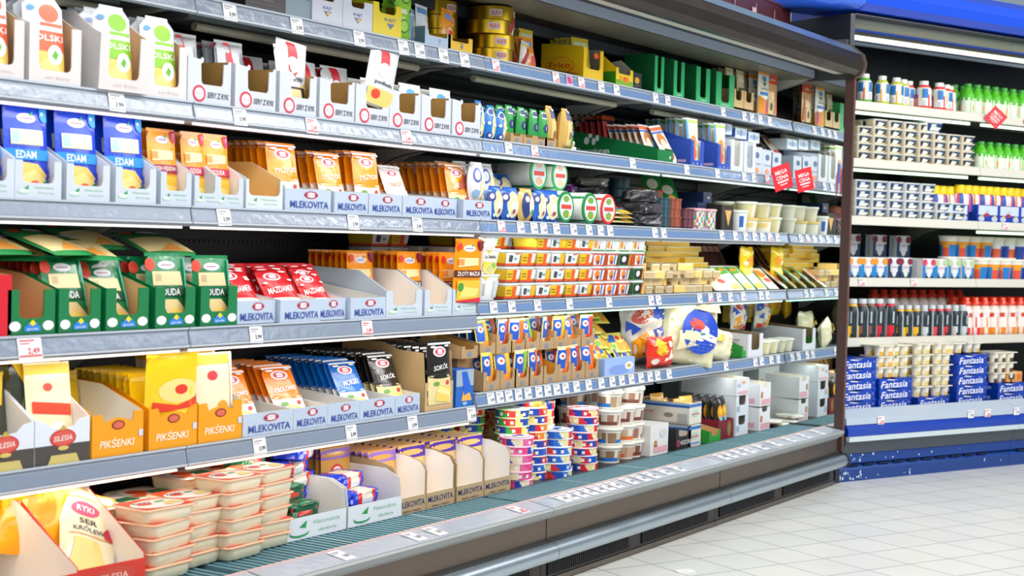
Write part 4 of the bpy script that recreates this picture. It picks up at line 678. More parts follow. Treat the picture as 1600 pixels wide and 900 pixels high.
blob('kraft_bag',.10,.06,.16,lambda x,y,z:'#c9a05a!' if (x*3+z)%1<.7 else '#8a6a34!',.1,53,name='cheese_bag')
blob('green_sack',.14,.09,.09,lambda x,y,z:'#e9e6cf!' if z>0 and abs(x)<.5 else '#2f8a3c!',.1,54,name='cheese_bag')
# moulded slice trays
def slice_tray(key,film,prt):
    def mk():
        g=G(); w,d,h=.15,.135,.034
        g.loft([rrect(w*.80,d*.80,0,.02,4),rrect(w*.88,d*.88,.004,.022,4),rrect(w*.93,d*.93,h-.004,.022,4),rrect(w*.93,d*.93,h-.002,.022,4)],'#f6ebcb!')
        g.loft([rrect(w,d,h-.001,.016,4),rrect(w,d,h,.016,4)],'#f0a070!',smooth=False)
        o=root('cheese_slice_tray',g,'moulded_tray'); q=G(); q.loft([rrect(w*.97,d*.97,h,.016,4),rrect(w*.93,d*.93,h+.003,.018,4)],film)
        q.deco(prt,w,d,lambda a,b,e:(a-w/2,b-d/2,h+.003+e)); q.build('printed_film',o); return o
    return proto(key,mk)
slice_tray('slices_red','#edc3a4!',[('p',[(.06,.06),(.94,.06),(.94,.5),(.6,.94),(.06,.94)],'#ea4a22'),('e',.5,.42,.44,.36,'#f6efe4'),('e',.32,.5,.13,.1,'#e0452c'),('t','RYKI',.34,.62,.3,.12,'#3a3a4a'),('p',[(.55,.2),(.9,.25),(.8,.5),(.6,.4)],'#f2d480'),('e',.62,.55,.1,.04,'#6fae3c')])
slice_tray('slices_white','#ece9dc!',[('e',.5,.5,.42,.4,'#f8f5ec'),('e',.4,.5,.2,.2,'#e8572c'),('p',[(.5,.2),(.95,.2),(.9,.5),(.6,.5)],'#2c6a40'),('r',.1,.1,.4,.3,'#ee6a30')])
plainbox('cheese_block',.09,.12,.03,'#f1cf7a',[('r',0,.8,1,1,'#f7e3a4')],[('r',0,.8,1,1,'#f7e3a4')],name='cheese_block',topitems=[('r',.1,.2,.9,.8,'#fbe7b0')])
plainbox('cheese_slab',.19,.16,.022,'#ffd33c',[('r',0,.75,1,1,'#fbe9a8')],[('r',0,.75,1,1,'#fbe9a8')],name='cheese_block',topitems=[('r',.1,.2,.9,.8,'#fff2c4')])
plainbox('cream_block',.075,.10,.028,'#d9c49a',[('r',.1,.2,.9,.8,'#c9b084'),('r',.0,.85,1,1,'#f0e6cc')],[('r',.1,.1,.9,.5,'#8a744c')],name='cheese_block',topitems=[('r',.1,.1,.9,.9,'#f0e4c4'),('r',.3,.3,.7,.7,'#efae3a')])
# ---- blue cabinet goods
def bprof(R,H,neck,shoulder): return [(R*.93,0),(R,.006),(R,H*.25),(R*.97,H*.45),(R,H*shoulder*.9),(R*.93,H*shoulder),(R*.6,H*(shoulder+.14)),(neck,H*.9),(neck,H*.93)]
def yb(key,rim,spot,R=.036,H=.138):
    def fn(a,z):
        q=z/H
        if q<.10: return rim
        if q>.76: return rim if q<.86 else '#f2f2ee'
        f=(a*4+.5)%1
        if .35<q<.74 and f<.42: return '#1f79c4'
        if .14<q<.5 and .5<f<.75: return spot
        if .3<q<.7 and .8<f<.95: return '#e8d9a8'
        return '#f0f1ea' if q>.3 or f>.4 else '#c9cfd4'
    def mk():
        g=G(); n=14; pr=[]
        src=bprof(R,H,R*.45,.72)
        for i in range(len(src)-1):
            for k in range(3): pr.append(tuple(src[i][m]+(src[i+1][m]-src[i][m])*k/3 for m in (0,1)))
        pr.append(src[-1]); g.lathe(pr,'#f2f2ee',24,fn); o=root('yogurt_bottle',g,'bottle_body'); c=G(); c.lathe([(R*.56,H*.89),(R*.56,H*1.0),(R*.5,H*1.01)],'#f3f2ec',18); c.build('bottle_cap',o); return o
    return proto(key,mk)
yb('yb_green','#5fb832','#e8703a'); yb('yb_lime','#c8d22c','#eeb33a'); yb('yb_red','#e8442c','#e0342c')
def gb(key,R=.037,H=.165):
    def mk():
        g=G(); pr=[]; src=bprof(R,H,R*.42,.66)
        for i in range(len(src)-1):
            for k in range(3): pr.append(tuple(src[i][m]+(src[i+1][m]-src[i][m])*k/3 for m in (0,1)))
        g.lathe(pr+[src[-1]],'#3fb022',24,lambda a,z:('#52bf22' if z>H*.56 or (z>H*.42 and int(a*24)%3) else ('#f0862c' if int(a*24)%8==2 and .1<z/H<.3 else ('#9fd88a' if int(a*24)%6==4 and z/H<.45 else '#ecf3e2')))); o=root('yogurt_bottle',g,'bottle_body'); c=G(); c.lathe([(R*.55,H*.9),(R*.55,H*1.0),(R*.5,H*1.01)],'#3f9a3c',18); c.build('bottle_cap',o); return o
    return proto(key,mk)
gb('gb_tall'); gb('gb_short',.033,.135)
def db(key,c,H=.175,R=.033):
    def mk():
        g=G(); pr=[]; src=bprof(R,H,R*.55,.74)
        for i in range(len(src)-1):
            for k in range(3): pr.append(tuple(src[i][m]+(src[i+1][m]-src[i][m])*k/3 for m in (0,1)))
        def fn(a,z):
            q=z/H; f=(a*3+.2)%1
            if q>.84: return c
            if q<.32 and f<.35+q*.4: return c
            if f>.8: return '#aab6bc'
            if .4<q<.7 and .3<f<.42: return '#c3ccd0'
            return '#23323a'
        g.lathe(pr+[src[-1]],'#23323a',24,fn); o=root('protein_bottle',g,'bottle_body'); k=G(); k.lathe([(R*.62,H*.90),(R*.62,H*1.02),(R*.55,H*1.03)],'#cfd6da',18); k.build('bottle_cap',o); return o
    return proto(key,mk)
db('db_yellow','#eebc1c'); db('db_brown','#8a5a4a'); db('db_red','#dc2238'); db('dbs_yellow','#f0c01c',.15,.029); db('dbs_red','#e8404c',.15,.029); db('dbs_white','#c8d4d8',.15,.029)
def rb(key,c,H=.185,R=.035):
    def mk():
        g=G(); pr=[]; src=[(R*.9,0),(R,.008),(R,H*.3),(R*.86,H*.5),(R*.98,H*.68),(R*.8,H*.78),(R*.5,H*.86),(R*.45,H*.9)]
        for i in range(len(src)-1):
            for k in range(3): pr.append(tuple(src[i][m]+(src[i+1][m]-src[i][m])*k/3 for m in (0,1)))
        def fn(a,z):
            q=z/H; n=int(a*24)
            if .2<q<.66 and n%8 in (1,2,3): return '#e04436' if int(q*26)%2 else '#f6ebe4'
            if q<.22: return c if n%5 in (0,1,2) else '#f2e2d8'
            if .25<q<.5 and n%8==6: return c
            return '#f2ece8' if q<.72 else '#efdcd0'
        g.lathe(pr+[src[-1]],'#f2ece8',24,fn); o=root('sauce_bottle',g,'bottle_body'); k=G(); k.lathe([(R*.8,H*.84),(R*.8,H*.92),(R*.5,H*.95),(R*.62,H*1.03),(R*.3,H*1.06)],'#e8381c!',14); k.build('bottle_cap',o); return o
    return proto(key,mk)
rb('rb_orange','#f0922a'); rb('rb_red','#e8343a')
bottle('yc',[(.03,0),(.033,.01),(.033,.06),(.03,.08),(.02,.09)],lambda a,z:['#f0eef0','#e0446a','#2f55b4','#f0eef0','#f08a3a'][int(a*11)%5],'#f4d012',.026,.04,.088,name='yogurt_bottle')
tubq('pot_cream',.10,.07,.038,'#efe3c8','#e4e4e6',[('r',.08,.12,.94,.9,'#2b3a4e'),('p',[(.2,.2),(.6,.2),(.8,.6),(.35,.75)],'#f3efe0'),('p',[(.6,.7),(.9,.8),(.8,.5)],'#3a6a94'),('r',.08,.1,.94,.22,'#e8d8b0')],[('r',.2,.2,.8,.8,'#e9d3a8')],taper=.76,name='yogurt_pot',lidh=.003,r=.01)
tubq('pot_blue',.105,.07,.042,'#eceade','#dfe4ee',[('r',.06,.14,.96,.9,'#244a74'),('p',[(.2,.2),(.8,.2),(.96,.5),(.3,.6)],'#f1eee0'),('r',.3,.6,.6,.8,'#dfe8f0')],[('r',.3,.4,.7,.8,'#33628e')],taper=.76,name='yogurt_pot',lidh=.003,r=.01)
carton('yc_tray',.17,.09,.088,.088,'#1d40ac','#2a55c4',items=[('r',.06,.42,.94,.96,'#cfdcec'),('e',.45,.42,.12,.12,'#a83a4a'),('e',.2,.2,.14,.16,'#c3cfe0'),('e',.22,.34,.06,.06,'#f4c22a'),('e',.8,.2,.14,.16,'#c3cfe0'),('e',.82,.34,.06,.06,'#f4c22a'),('r',.4,.62,.56,.65,'#7a8aa4')])
def milk(key,top,k='#2a86c8'): return plainbox(key,.09,.12,.10,'#e8ecee',[('r',0,0,1,.3,k),('r',0,.3,.22,.7,k),('r',.8,.3,1,.6,k),('e',.15,.82,.2,.16,top),('e',.85,.82,.2,.16,top),('e',.5,.45,.22,.4,'#e8e6ea'),('e',.3,.08,.12,.06,'#3a3f44'),('e',.75,.08,.12,.06,'#3a3f44'),('r',.3,.5,.7,.58,'#c8b0c0')],[('r',.4,.1,.7,.9,'#cfd4d8'),('r',0,0,.2,1,k)],name='dessert_carton')
milk('mk_orange','#f29a2c'); milk('mk_red','#e0406a'); milk('mk_green','#b9d29a'); milk('mk_shaded','#8a2c44','#24456e')  # last one is a shaded copy, back-row shade mixed into its colours
def bigcup(key,c1,c2,c3): tubr(key,.036,.046,.105,'#f0ede2','#f3efe2',lambda a,z:('#f0ede2' if z>.088 else (c1 if z>.066 else (c2 if (int(a*22)%7<4) else (c3 if z<.045 else c1)))),seg=30,name='yogurt_cup')
bigcup('cup_ob','#f0a020','#1f80cc','#e8563a'); bigcup('cup_wb','#e9ecf0','#2a4fb4','#ea6a3a')
def fant(key):
    def mk():
        g=G(); w,d,h=.235,.12,.044; n=16
        top=[(w*i/n,h+.0045*math.sin(2*PI*i/n*1.5+.6)) for i in range(n+1)]; poly=[(0.004,0),(w-.004,0)]+top[::-1]
        g.prism(poly,lambda a,b,t:(a-w/2,t,b),d,'#1444b8!')
        g.prism([(w,h*.9),(w+.004,h+.012),(w-.008,h+.004)],lambda a,b,t:(a-w/2,t,b),.004,'#2a5cd0!')
        g.deco([('t','Fantasia',.48,.46,.80,.72,'#f4f7ff',.05,.12),('p',[(.22,.93),(.28,.99),(.50,.90),(.60,.96),(.44,.83),(.30,.87)],'#f4f7ff'),('e',.06,.3,.012,.06,'#dfe8fb'),('e',.93,.7,.012,.05,'#dfe8fb')],w,h,lambda a,b,e:(a-w/2,-e,b))
        g.deco([('e',.5,.5,.16,.2,'#8fb0ec')],d,h,lambda a,b,e:(-w/2-e,d-a,b))
        return g.build('dessert_multipack')
    return proto(key,mk)
fant('fantasia')
def cups(key,c,n=2):
    def mk():
        g=G(); w=.064*n
        g.box(-w/2,w/2,0,.12,.045,.050,'#f4efdc!'); o=root('dessert_multipack',g,'cardboard_sleeve')
        for i in range(n):
            for j in range(2):
                q=G(); q.lathe([(.021,0),(.023,.02),(.027,.0455)],'#efe9d6',14,lambda a,z:c if .008<z<.03 and int(a*14)%7 in (2,3,4,5) else '#f1ecda',c=(-w/2+.032+.064*i,.03+.06*j)); q.build('dessert_cup',o)
        return o
    return proto(key,mk)
cups('cups_cream','#e9c979'); cups('cups_yellow','#f0b43c'); cups('cups_dark','#5a4030',3)
plainbox('orange_pack2',.12,.06,.05,'#f0a85a',[('e',.3,.5,.2,.3,'#3a3a3c'),('r',.1,.3,.5,.7,'#3a3a3c'),('e',.8,.5,.15,.3,'#e87a2c')],name='dessert_multipack')

# ------------------------------------------------------------------ stocking the shelves
KIDS[PROTO_can.name]=[c for c in COL.objects if c.parent==PROTO_can]
R=math.radians; FY=2.604
def pk(key,x,y,z,label,group=None,lean=7,rz=0,s=1,cat='cheese pack'):
    for bx,bw,y0,y1,bz in reversed(BINS):
        if abs(x-bx)<bw+.035 and y0<y<y1 and bz-.002<=z<bz+.06:
            w=PW[key]*s; sx=min(s,2*bw/PW[key]*.985); hw=PW[key]*sx/2+.0005
            x=min(max(x,bx-bw+hw),bx+bw-hw); y=min(max(y,y0+.016),y1-.02); z=max(z,bz+.0055); s=(sx,s,s); break
    return put(key,x,y,z,label,cat,group,rz=R(rz),rx=-R(lean),s=s)
SKIP=set()
FC=[0]; FIDX={}
def file(key,x,y,z,n,dy,lab,grp,lean=7,dx=0,rz=0,s=1,jit=1.5,cat='cheese pack'):
    for i in range(n):
        FC[0]+=1
        FIDX[pk(key,x+dx*i+random.uniform(-.002,.002),y+dy*i,z,lab,grp,lean+random.uniform(-jit,jit),rz+random.uniform(-jit,jit),s,cat).name]=FC[0]
zA,zB,zC,zD,zE=[LEV[k]+.0012 for k in 'ABCDE']; zDl,zEl=.822+.0012,.534+.0012; zF=.2455
# ===== third shelf (C), far left: sachets in white trays
cx=[(1.982+2.098)/2,(2.098+2.233)/2,(2.236+2.372)/2,(2.376+2.516)/2]
wh=['cut by the left frame edge','under the left end of the third shelf','in the middle of the blue group','beside the orange sachets']
for i,x in enumerate(cx):
    put('nat_tray',x,FY,zC,'white open tray of blue sachets, '+wh[i],'display tray',s=(.90,1,1))
    pk('edam',x,FY+.035,zC+.004,'front blue sachet of sliced cheese, '+wh[i],lean=5,s=1.07)
    file('edam',x,FY+.062,zC+.004,4,.03,'blue sachet filed behind the front one, '+wh[i],'blue sachets, '+wh[i],7,s=1.07)
cx=[(2.520+2.627)/2,(2.632+2.682)/2+.02,(2.682+2.807)/2+.012]
ks=['gouda_orange','gouda_orange2','gouda_orange2']
wh=['right beside the blue sachets','second from the blue sachets','third from the blue sachets']
for i,x in enumerate(cx):
    put('nat_tray_s',x,FY,zC,'white open tray of orange sachets, '+wh[i],'display tray',s=[(.80,1,1),(.68,.9,.95),(.78,.9,.95)][i])
    pk(ks[i],x-.012,FY+.04,zC+.004,'front orange sachet with crimson band, '+wh[i],lean=6,s=.98)
    file(ks[i],x-.012,FY+.07,zC+.004,4,.032,'orange crimson-banded sachet filed behind, '+wh[i],'orange sachets, '+wh[i],7,s=.98)
x=(2.818+2.951)/2
put('nat_tray_kraft',x,FY,zC,'nearly empty white tray with tan cardboard inside on the third shelf','display tray')
file('tylzycki',x-.02,FY+.19,zC+.004,3,.03,'orange sachet at the back of the tan-lined tray','orange sachets, tan-lined tray',6)
# lettered trays on C
for i,(a,b) in enumerate([(2.964,3.149),(3.165,3.311),(3.317,3.469),(3.475,3.631),(3.638,3.776),(3.786,3.940)]):
    put('mtray',(a+b)/2,FY+(0.02 if i==4 else 0),zC,'low white lettered tray, '+nth(i)+' of six on the third shelf','display tray',s=((b-a)/.17,1,1))
for i,(x,k,n,le,s) in enumerate([(2.974,'tylzycki',5,10,1.02),(3.168,'tylzycki',5,13,.95),(3.349,'tylzycki',5,8,1.0),(3.544,'white_orange',4,24,.9),(3.818,'salami',11,12,.97)]):
    w=['leftmost file','second file from left','third file from left','fourth file, pale','fifth file, long'][i]+', third shelf'
    pk(k,x,FY+.05,zC+.005,'front '+('pale' if i==3 else 'orange')+' sachet of the '+w,lean=le,s=s)
    file(k if i!=3 else 'tylzycki',x-.004,FY+.078,zC+.005,n,.027 if i<4 else .028,'orange sachet filed behind the front one, '+w,'orange sachets, '+w,le,s=s*1.02)
# wedges and rolls on C
for i,x in enumerate([3.911,4.003,4.060]): 
    for j in range(2): put('wedge_pale',x,FY+.11+.07*j,zC+.058,'pale cheese wedge with blue badge, '+['left','middle','right'][i]+' of the upper row, '+['front','rear'][j],'cheese wedge',rz=R(-6),s=1.2)
for i,x in enumerate([3.918]): put('wedge_pale',x,FY+.05,zC+.055,'pale cheese wedge leaning behind the sixth lettered tray','cheese wedge',s=1.2)
for i,(x,k) in enumerate([(3.995,'wedge_camem'),(4.083,'wedge_camem'),(4.181,'wedge_herb'),(4.266,'wedge_camem'),(4.337,'wedge_camem')]):
    put(k,x,FY+.028,zC,('blue' if k!='wedge_herb' else 'dark green')+' fronted camembert box, '+nth(i)+' on the third shelf','cheese box',rz=R([4,-5,0,6,-14][i]),s=(1.12,1,1.06))
    put(k,x,FY+.095,zC,'camembert box standing behind the '+('leftmost' if i==0 else ORD[i])+' front one','cheese box',rz=R(4))
for i,x in enumerate([4.060,4.137,4.209]): put('wedge_camem',x+.05,FY+.16,zC+.06,'camembert box in the upper row under the bracket, '+nth(i),'cheese box',rz=R(-10),rx=R(-12))
put('roll_green',4.409,FY+.004,zC,'green rimmed cheese roll, lying against the camembert boxes','cheese roll'); put('roll_green',4.409,FY+.13,zC,'green rimmed cheese roll behind the one against the camembert boxes','cheese roll')
put('roll_green',4.564,FY-.004,zC,'green rimmed cheese roll with long white wrapper, next to the red one','cheese roll',s=(1,1.3,1)); 
put('roll_red',4.698,FY-.002,zC,'red rimmed cheese roll on the third shelf','cheese roll')
put('roll_white',4.349,FY+.08,zC+.11,'white and green cheese roll on the upper row, left','cheese roll'); put('roll_white',4.457,FY+.06,zC+.11,'white and green cheese roll on the upper row, right','cheese roll',s=.95)
for i in range(3): put('flat_multi',4.651+.02*i,FY+.13+.01*i,zC+.08+.014*i,'orange flat packet on the rolls, '+['lowest','middle','topmost'][i],'cheese pack',rx=R(-84),rz=R(-20+9*i))
for i in range(3): put('flat_multi',4.868-.008*i,FY+.03+.004*i,zC+.012+.016*i,'colourful flat packet beside the red roll, '+['lowest','middle','topmost'][i],'cheese pack',rx=R(-78),rz=R(-24-6*i),s=.95)
# shiny dark bags and pots
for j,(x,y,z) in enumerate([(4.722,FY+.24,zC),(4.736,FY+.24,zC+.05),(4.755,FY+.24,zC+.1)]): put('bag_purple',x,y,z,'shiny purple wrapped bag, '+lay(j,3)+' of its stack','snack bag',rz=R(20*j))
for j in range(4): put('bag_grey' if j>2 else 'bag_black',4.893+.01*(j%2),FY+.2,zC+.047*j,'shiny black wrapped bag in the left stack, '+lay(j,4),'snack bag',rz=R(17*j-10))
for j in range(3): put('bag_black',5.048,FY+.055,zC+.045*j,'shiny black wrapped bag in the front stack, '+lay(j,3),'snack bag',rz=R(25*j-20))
def pots(key,x,y,n,lab,z=zC,dz=.036,s=1): 
    for j in range(n): put(key,x+random.uniform(-.003,.003),y,z+dz*s*j,lab+', '+lay(j,n)+' of its stack','dessert pot',s=s)
pots('pot_navy',5.122,FY+.19,5,'dark blue ribbed pot at the back'); pots('pot_navy',5.182,FY+.04,3,'dark blue ribbed pot at the front'); pots('pot_brown',5.276,FY+.04,3,'brown ribbed pot at the front'); pots('pot_plum',5.391,FY+.04,2,'plum ribbed pot at the front')
pots('pot_orange',5.254,FY+.18,4,'orange brown ribbed pot at the back left'); pots('pot_brown',5.368,FY+.17,4,'brown ribbed pot at the back right'); pots('pot_plum',5.449,FY+.13,3,'plum ribbed pot behind the flowery tubs')
put('green_leaf',5.449,FY+.2,zC+.10,'green and cream packet leaning on the brown pots','cheese pack',rz=R(-30),rx=R(-20)); put('green_leaf',5.527,FY+.16,zC+.085,'green packet with pink label above the flowery tubs','cheese pack',rz=R(-30),rx=R(-30))
put('flower_cup',5.479,FY+.03,zC,'flowery small tub, left of the pair','cheese tub'); put('flower_cup',5.588,FY+.03,zC,'flowery small tub, right of the pair','cheese tub')
put('navy_box',5.644,FY+.08,zC,'dark navy small carton beside the flowery tubs','carton box'); put('navy_box',5.644+.05,FY+.08,zC+.112,'dark navy small carton lying on top of another','carton box',s=(1,1,.4))
put('black_tall',5.764,FY+.02,zC,'black carton with tan pennant print on the third shelf','carton box')
put('blue_cup',5.896,FY+.03,zC,'white tub with blue emblem on the third shelf','cheese tub')
for i,x in enumerate([6.011,6.166,6.289]):
    for r in range(2):
        for j in range(2): put('cheese_cup_gold' if j==0 and i<2 else 'cheese_cup',x,FY+.045+.11*r,zC+.06*j,'pale cheese tub in the '+['left','middle','right'][i]+' '+['front','rear'][r]+' stack, '+['bottom','top'][j],'cheese tub')
for i in range(2): put('white_blue_cup',6.123+.1*i,FY+.3,zC,'white and blue tub at the back, '+['left','right'][i],'cheese tub')
# ===== second shelf (B)
wh=['leftmost, cut by the frame','with the red printed sachet','tilted forward over the rail','next to the printed lettered boxes']
cr=[(1.984+2.123)/2,(2.129+2.283)/2,(2.299+2.466)/2,(2.470+2.603)/2+.0]
for i,x in enumerate(cr):
    tl=i==2
    put('crate',x,FY-(.02 if tl else 0),zB,'tall whitish crate with tan lining, '+wh[i],'display tray',rx=R(3) if tl else 0,rz=R(-2) if tl else 0,s=([.9,.93,.93,.84][i],1,1))
    k=['polski_red','polski_red','polski_green','polski_green'][i]
    pk(k,x-.018,FY+.018-(.03 if tl else 0),zB+.006+(.002 if tl else 0),'front white sachet with '+('red' if i<2 else 'green')+' print in crate '+wh[i],lean=5,s=1.08)
    file('white_round',x-.02,FY+.045,zB+.006,5,.028,'white round-topped sachet filed behind, crate '+wh[i],'white round-topped sachets, crate '+wh[i],5,s=1.1)
ry=[(2.599+2.753)/2,(2.760+2.921)/2,(2.923+3.084)/2,(3.086+3.242)/2,(3.244+3.395)/2,(3.398+3.546)/2,(3.549+3.703)/2,(3.707+3.863)/2]
for i,x in enumerate(ry):
    w='in printed box '+nth(i)
    put('rye_box',x,FY-.002,zB,'white printed carton with keyhole opening, '+nth(i)+' on the second shelf','display tray',s=([.96,.975,.95,.96,.98,.97,.97,.99][i],1,1))
    if i<2: file('silver_bag',x-.02,FY+.06,zB+.01,5,.04,'grey cheese bag with red stripe '+w,'grey cheese bags '+w,8,s=1.0)
    elif i in (2,3): 
        put('rye_bag',x+.005,FY+.02 if i==2 else FY+.1,zB+.03 if i==2 else zB+.012,'white cheese bag with red ribbon print '+w,'cheese bag',rx=R(-10),rz=R(6),s=1.0)
        file('rye_bag',x-.01,FY+.15,zB+.012,3,.05,'white cheese bag filed behind '+w,'white cheese bags '+w,14,rz=-8)
    elif i==4: file('rye_bag2',x-.015,FY+.11,zB+.012,4,.05,'white cheese bag filed '+w,'white cheese bags '+w,10)
    elif i==5: file('rye_bag3',x-.02,FY+.09,zB+.012,4,.05,'white cheese bag filed '+w,'white cheese bags '+w,8)
    else: file('rye_bag3',x-.025,FY+.07,zB+.012,5,.05,'white cheese bag filed '+w,'white cheese bags '+w,8)
put('rye_bag2',3.342-.0,FY+.006,zB+.05,'tall white cheese bag sticking out of the printed box, red ribbon','cheese bag',rx=R(4),ry=R(9),s=1.12)
put('rye_bag2',3.016-.01,FY+.03,zB+.035,'white cheese bag bulging over the third printed box','cheese bag',rx=R(-4),ry=R(5),s=1.05)
for i,x in enumerate([3.891,3.957,4.021]): 
    for j in range(3): put('wedge_blue',x,FY+.03+.07*j,zB,'blue floral upright wedge, '+['left','middle','right'][i]+' column, '+['front','second','third'][j],'cheese wedge',s=(1,1,1.1-.08*i))
for i,x in enumerate([4.078,4.152,4.228,4.290]):
    put('small_kraft',x,FY+.0,zB,'small kraft tray of green wedges, '+nth(i),'display tray',s=(.85,1,.8))
    for j in range(4): put('wedge_green',x-.01,FY+.03+.035*j,zB+.004,'green wedge carton in the '+('leftmost' if i==0 else ORD[i])+' kraft tray, '+['front','second','third','rear'][j],'cheese wedge',s=(1,.75,.95))
for i,x in enumerate([4.365,4.421]): put('wedge_gold',x+.0,FY+.03+.03*(1-i),zB,'gold wedge carton with pointed top, '+['left','right'][i],'cheese wedge',s=(1,1,.95-.03*i))
put('wedge_green',4.452+.01,FY+.04,zB,'green wedge carton right of the gold ones','cheese wedge')
for j in range(5): put('cream_pack',4.522-.006*j,FY+.1-.0*j,zB+.02*j,'white soft packet in the stack by the bracket, '+lay(j,5),'cheese pack',rz=R(10*j))
put('green_long',5.073+.065,FY+.0,zB,'long dark green slanted tray with white lettering','display tray')
file('fan_orange',5.073+.065,FY+.05,zB+.004,6,.028,'orange white sachet in the dark green tray','sachets in the dark green tray',20,s=.85)
file('fan_black',5.073+.065,FY+.225,zB+.004,6,.027,'dark sachet beside the orange ones in the green tray','dark sachets in the green tray',10,s=1.05)
put('fan_orange',5.192+.03,FY+.01,zB,'orange sachet leaning between the green and blue trays','cheese pack',rx=R(-28),ry=R(-8),s=.95)
for i,x in enumerate([(5.367+5.485)/2,(5.625+5.732)/2]):
    put('blue_wave',x,FY+.004,zB,'royal blue carton with white lining, '+['left','right'][i]+' of the pair','display tray')
    file('fan_white',x,FY+.02,zB+.004,8,.026,'tall white orange sachet in the '+['left','right'][i]+' royal blue carton','sachets in the '+['left','right'][i]+' royal blue carton',3)
for i,x in enumerate([(5.765+5.856)/2,(5.863+5.943)/2]): put('white_slots',x+.04*i,FY+.004,zB,'white slotted carton on the second shelf, '+['left','right'][i],'display tray')
for i,x in enumerate([6.032,6.145,6.246]): put('light_blue_box',x,FY+.01,zB,'light blue carton near the mirrored end, '+['left','middle','right'][i],'carton box',s=(.8,1,1-.05*i))
for i,x in enumerate([5.856,6.012,6.152]): put('white_lid_box',x,FY+.08,zB+.16-.008*i,'white and blue flat box lying on the cartons, '+['left','middle','right'][i],'carton box')
file('fan_orange',6.24,FY+.10,zB+.1,8,.03,'orange sachet lying in a file at the mirrored end','sachets at the mirrored end',40,s=.8)
# ===== top shelf (A)
put('dark_carton',(2.820+2.928)/2,FY,zA,'dark grey carton with small print on the top shelf','carton box')
put('bluegrey_carton',(2.933+3.054)/2,FY+.004,zA,'blue grey carton on the top shelf','carton box')
for i,(a,b,k) in enumerate([(3.054,3.180,'white_cut'),(3.182,3.312,'white_cut'),(3.315,3.446,'yellow_cut')]):
    put(k,(a+b)/2,FY,zA,['white carton with blue print, left of the pair','white carton with blue print, right of the pair','bright yellow carton with cut front on the top shelf'][i],'display tray',s=((b-a)/(.125 if i<2 else .11),1,1))
    file('lime' if i==2 else 'tall_blue',(a+b)/2,FY+.08,zA+.004,3,.025,'small packet inside the '+['left white','right white','bright yellow'][i]+' carton','packets in the '+['left white','right white','bright yellow'][i]+' carton',4)
for i in range(4): put('lime',3.467+.006*(i%2),FY+.015+.045*(i//2),zA+.085*(i%2)*1.0,'lime green packet beside the yellow carton, '+['lower front','upper front','lower rear','upper rear'][i],'cheese pack')
put('blue_low',(3.574+3.682)/2,FY,zA,'low pale blue tray on the top shelf','display tray',s=(.88,1,1))
for i,(k,x) in enumerate([('tall_blue',3.533),('tall_blue',3.561),('tall_white',3.593)]): put(k,x,FY+.05-.01*i,zA+.004,['bluish upright packet in the low blue tray, left','bluish upright packet in the low blue tray, middle','white upright packet in the low blue tray'][i],'cheese pack',rx=R(-8),ry=R(4),s=1.0)
put('yellow_card',3.574+.02,FY+.12,zA,'tall yellow carton card behind the low blue tray','carton box')
put('yellow_low',(3.685+3.805)/2,FY,zA,'low yellow orange tray on the top shelf','display tray')
for i,x in enumerate([3.652,3.675,3.716]): put('orange_small',x,FY+[.1,.09,.03][i],zA+.004+(.02 if i==2 else 0),'small orange packet at the low yellow tray, '+['left','middle','right'][i],'cheese pack',rx=R(-6),ry=R(6))
for j in range(4): put('can_gold',3.819+.05,FY+.185,zA+.0445*j,'gold tin in the shaded left stack, '+lay(j,4),'food can',rz=R(8*j))
for j in range(4): put('can_gold',3.960+.06+[.02,.03,0,.02][j],FY+.085,zA+.0445*j,'gold tin in the lit right stack, '+lay(j,4),'food can',rz=R(-6*j+4))
for i,x in enumerate([4.050,4.085]):
    for j in range(3-i): put('gold_small',x+.004*j,FY+.04+.03*i,zA+.03*j,'small gold packet right of the tins, '+['left','right'][i]+' pile '+['bottom','middle','top'][j],'cheese pack',s=(1,1,.4))
put('white_diag',4.092,FY+.06,zA+.08,'red and white wedge packet leaning on the gold packets','cheese pack',ry=R(10)); put('white_diag',4.147,FY+.03,zA,'red and white wedge packet beside the gold packets','cheese pack',ry=R(8),s=.8)
file('orange_small',4.183,FY+.02,zA,5,.03,'orange packet in the leaning file beside the yellow lettered carton','orange leaning file',12,jit=6)
file('frico_pack',4.239+.03,FY+.09,zA,7,.022,'yellow packet in the upright file behind the lettered carton','yellow packets, upright file',3,s=.86)
put('frico',(4.495+4.631)/2,FY,zA,'yellow lettered carton with an oval emblem','display tray',s=(1,1.15,1))
file('frico_pack',(4.495+4.631)/2,FY+.04,zA+.004,5,.022,'yellow packet inside the lettered carton','yellow packets inside the lettered carton',10,rz=-10,s=.88)
put('yellow_tray',(4.711+4.837)/2,FY-.01,zA,'yellow tray with green base and orange print','display tray')
put('pink_sachet',4.508,FY+.02,zA+.012,'pink red sachet lying at the front of the yellow carton','cheese pack',rx=R(-80),rz=R(-6))
put('green_card',4.763+.05,FY+.16,zA+.05,'green card flap leaning behind the yellow tray','price card',rx=R(-35),rz=R(10))
put('black_box',4.907,FY+.01,zA,'small black box with gold seal on the top shelf','carton box'); put('green_leaf',4.978,FY+.05,zA+.01,'green packet leaning beside the small black box','cheese pack',rx=R(-40),ry=R(25),s=.7)
for i,(a,b) in enumerate([(5.031,5.105),(5.192,5.281),(5.390,5.515),(5.576,5.752)]):
    x=(a+b)/2; put('green_slot',x,FY,zA,'tall green slotted carton, '+nth(i)+' of four','display tray',s=((b-a)/.15,1,1))
    file('green_leaf' if i else 'green_flat',x,FY+.02,zA+.004,2,.03,'packet low inside the '+('leftmost' if i==0 else ORD[i])+' green slotted carton','packets in the '+('leftmost' if i==0 else ORD[i])+' green carton',10,s=.55 if i!=1 else .85)
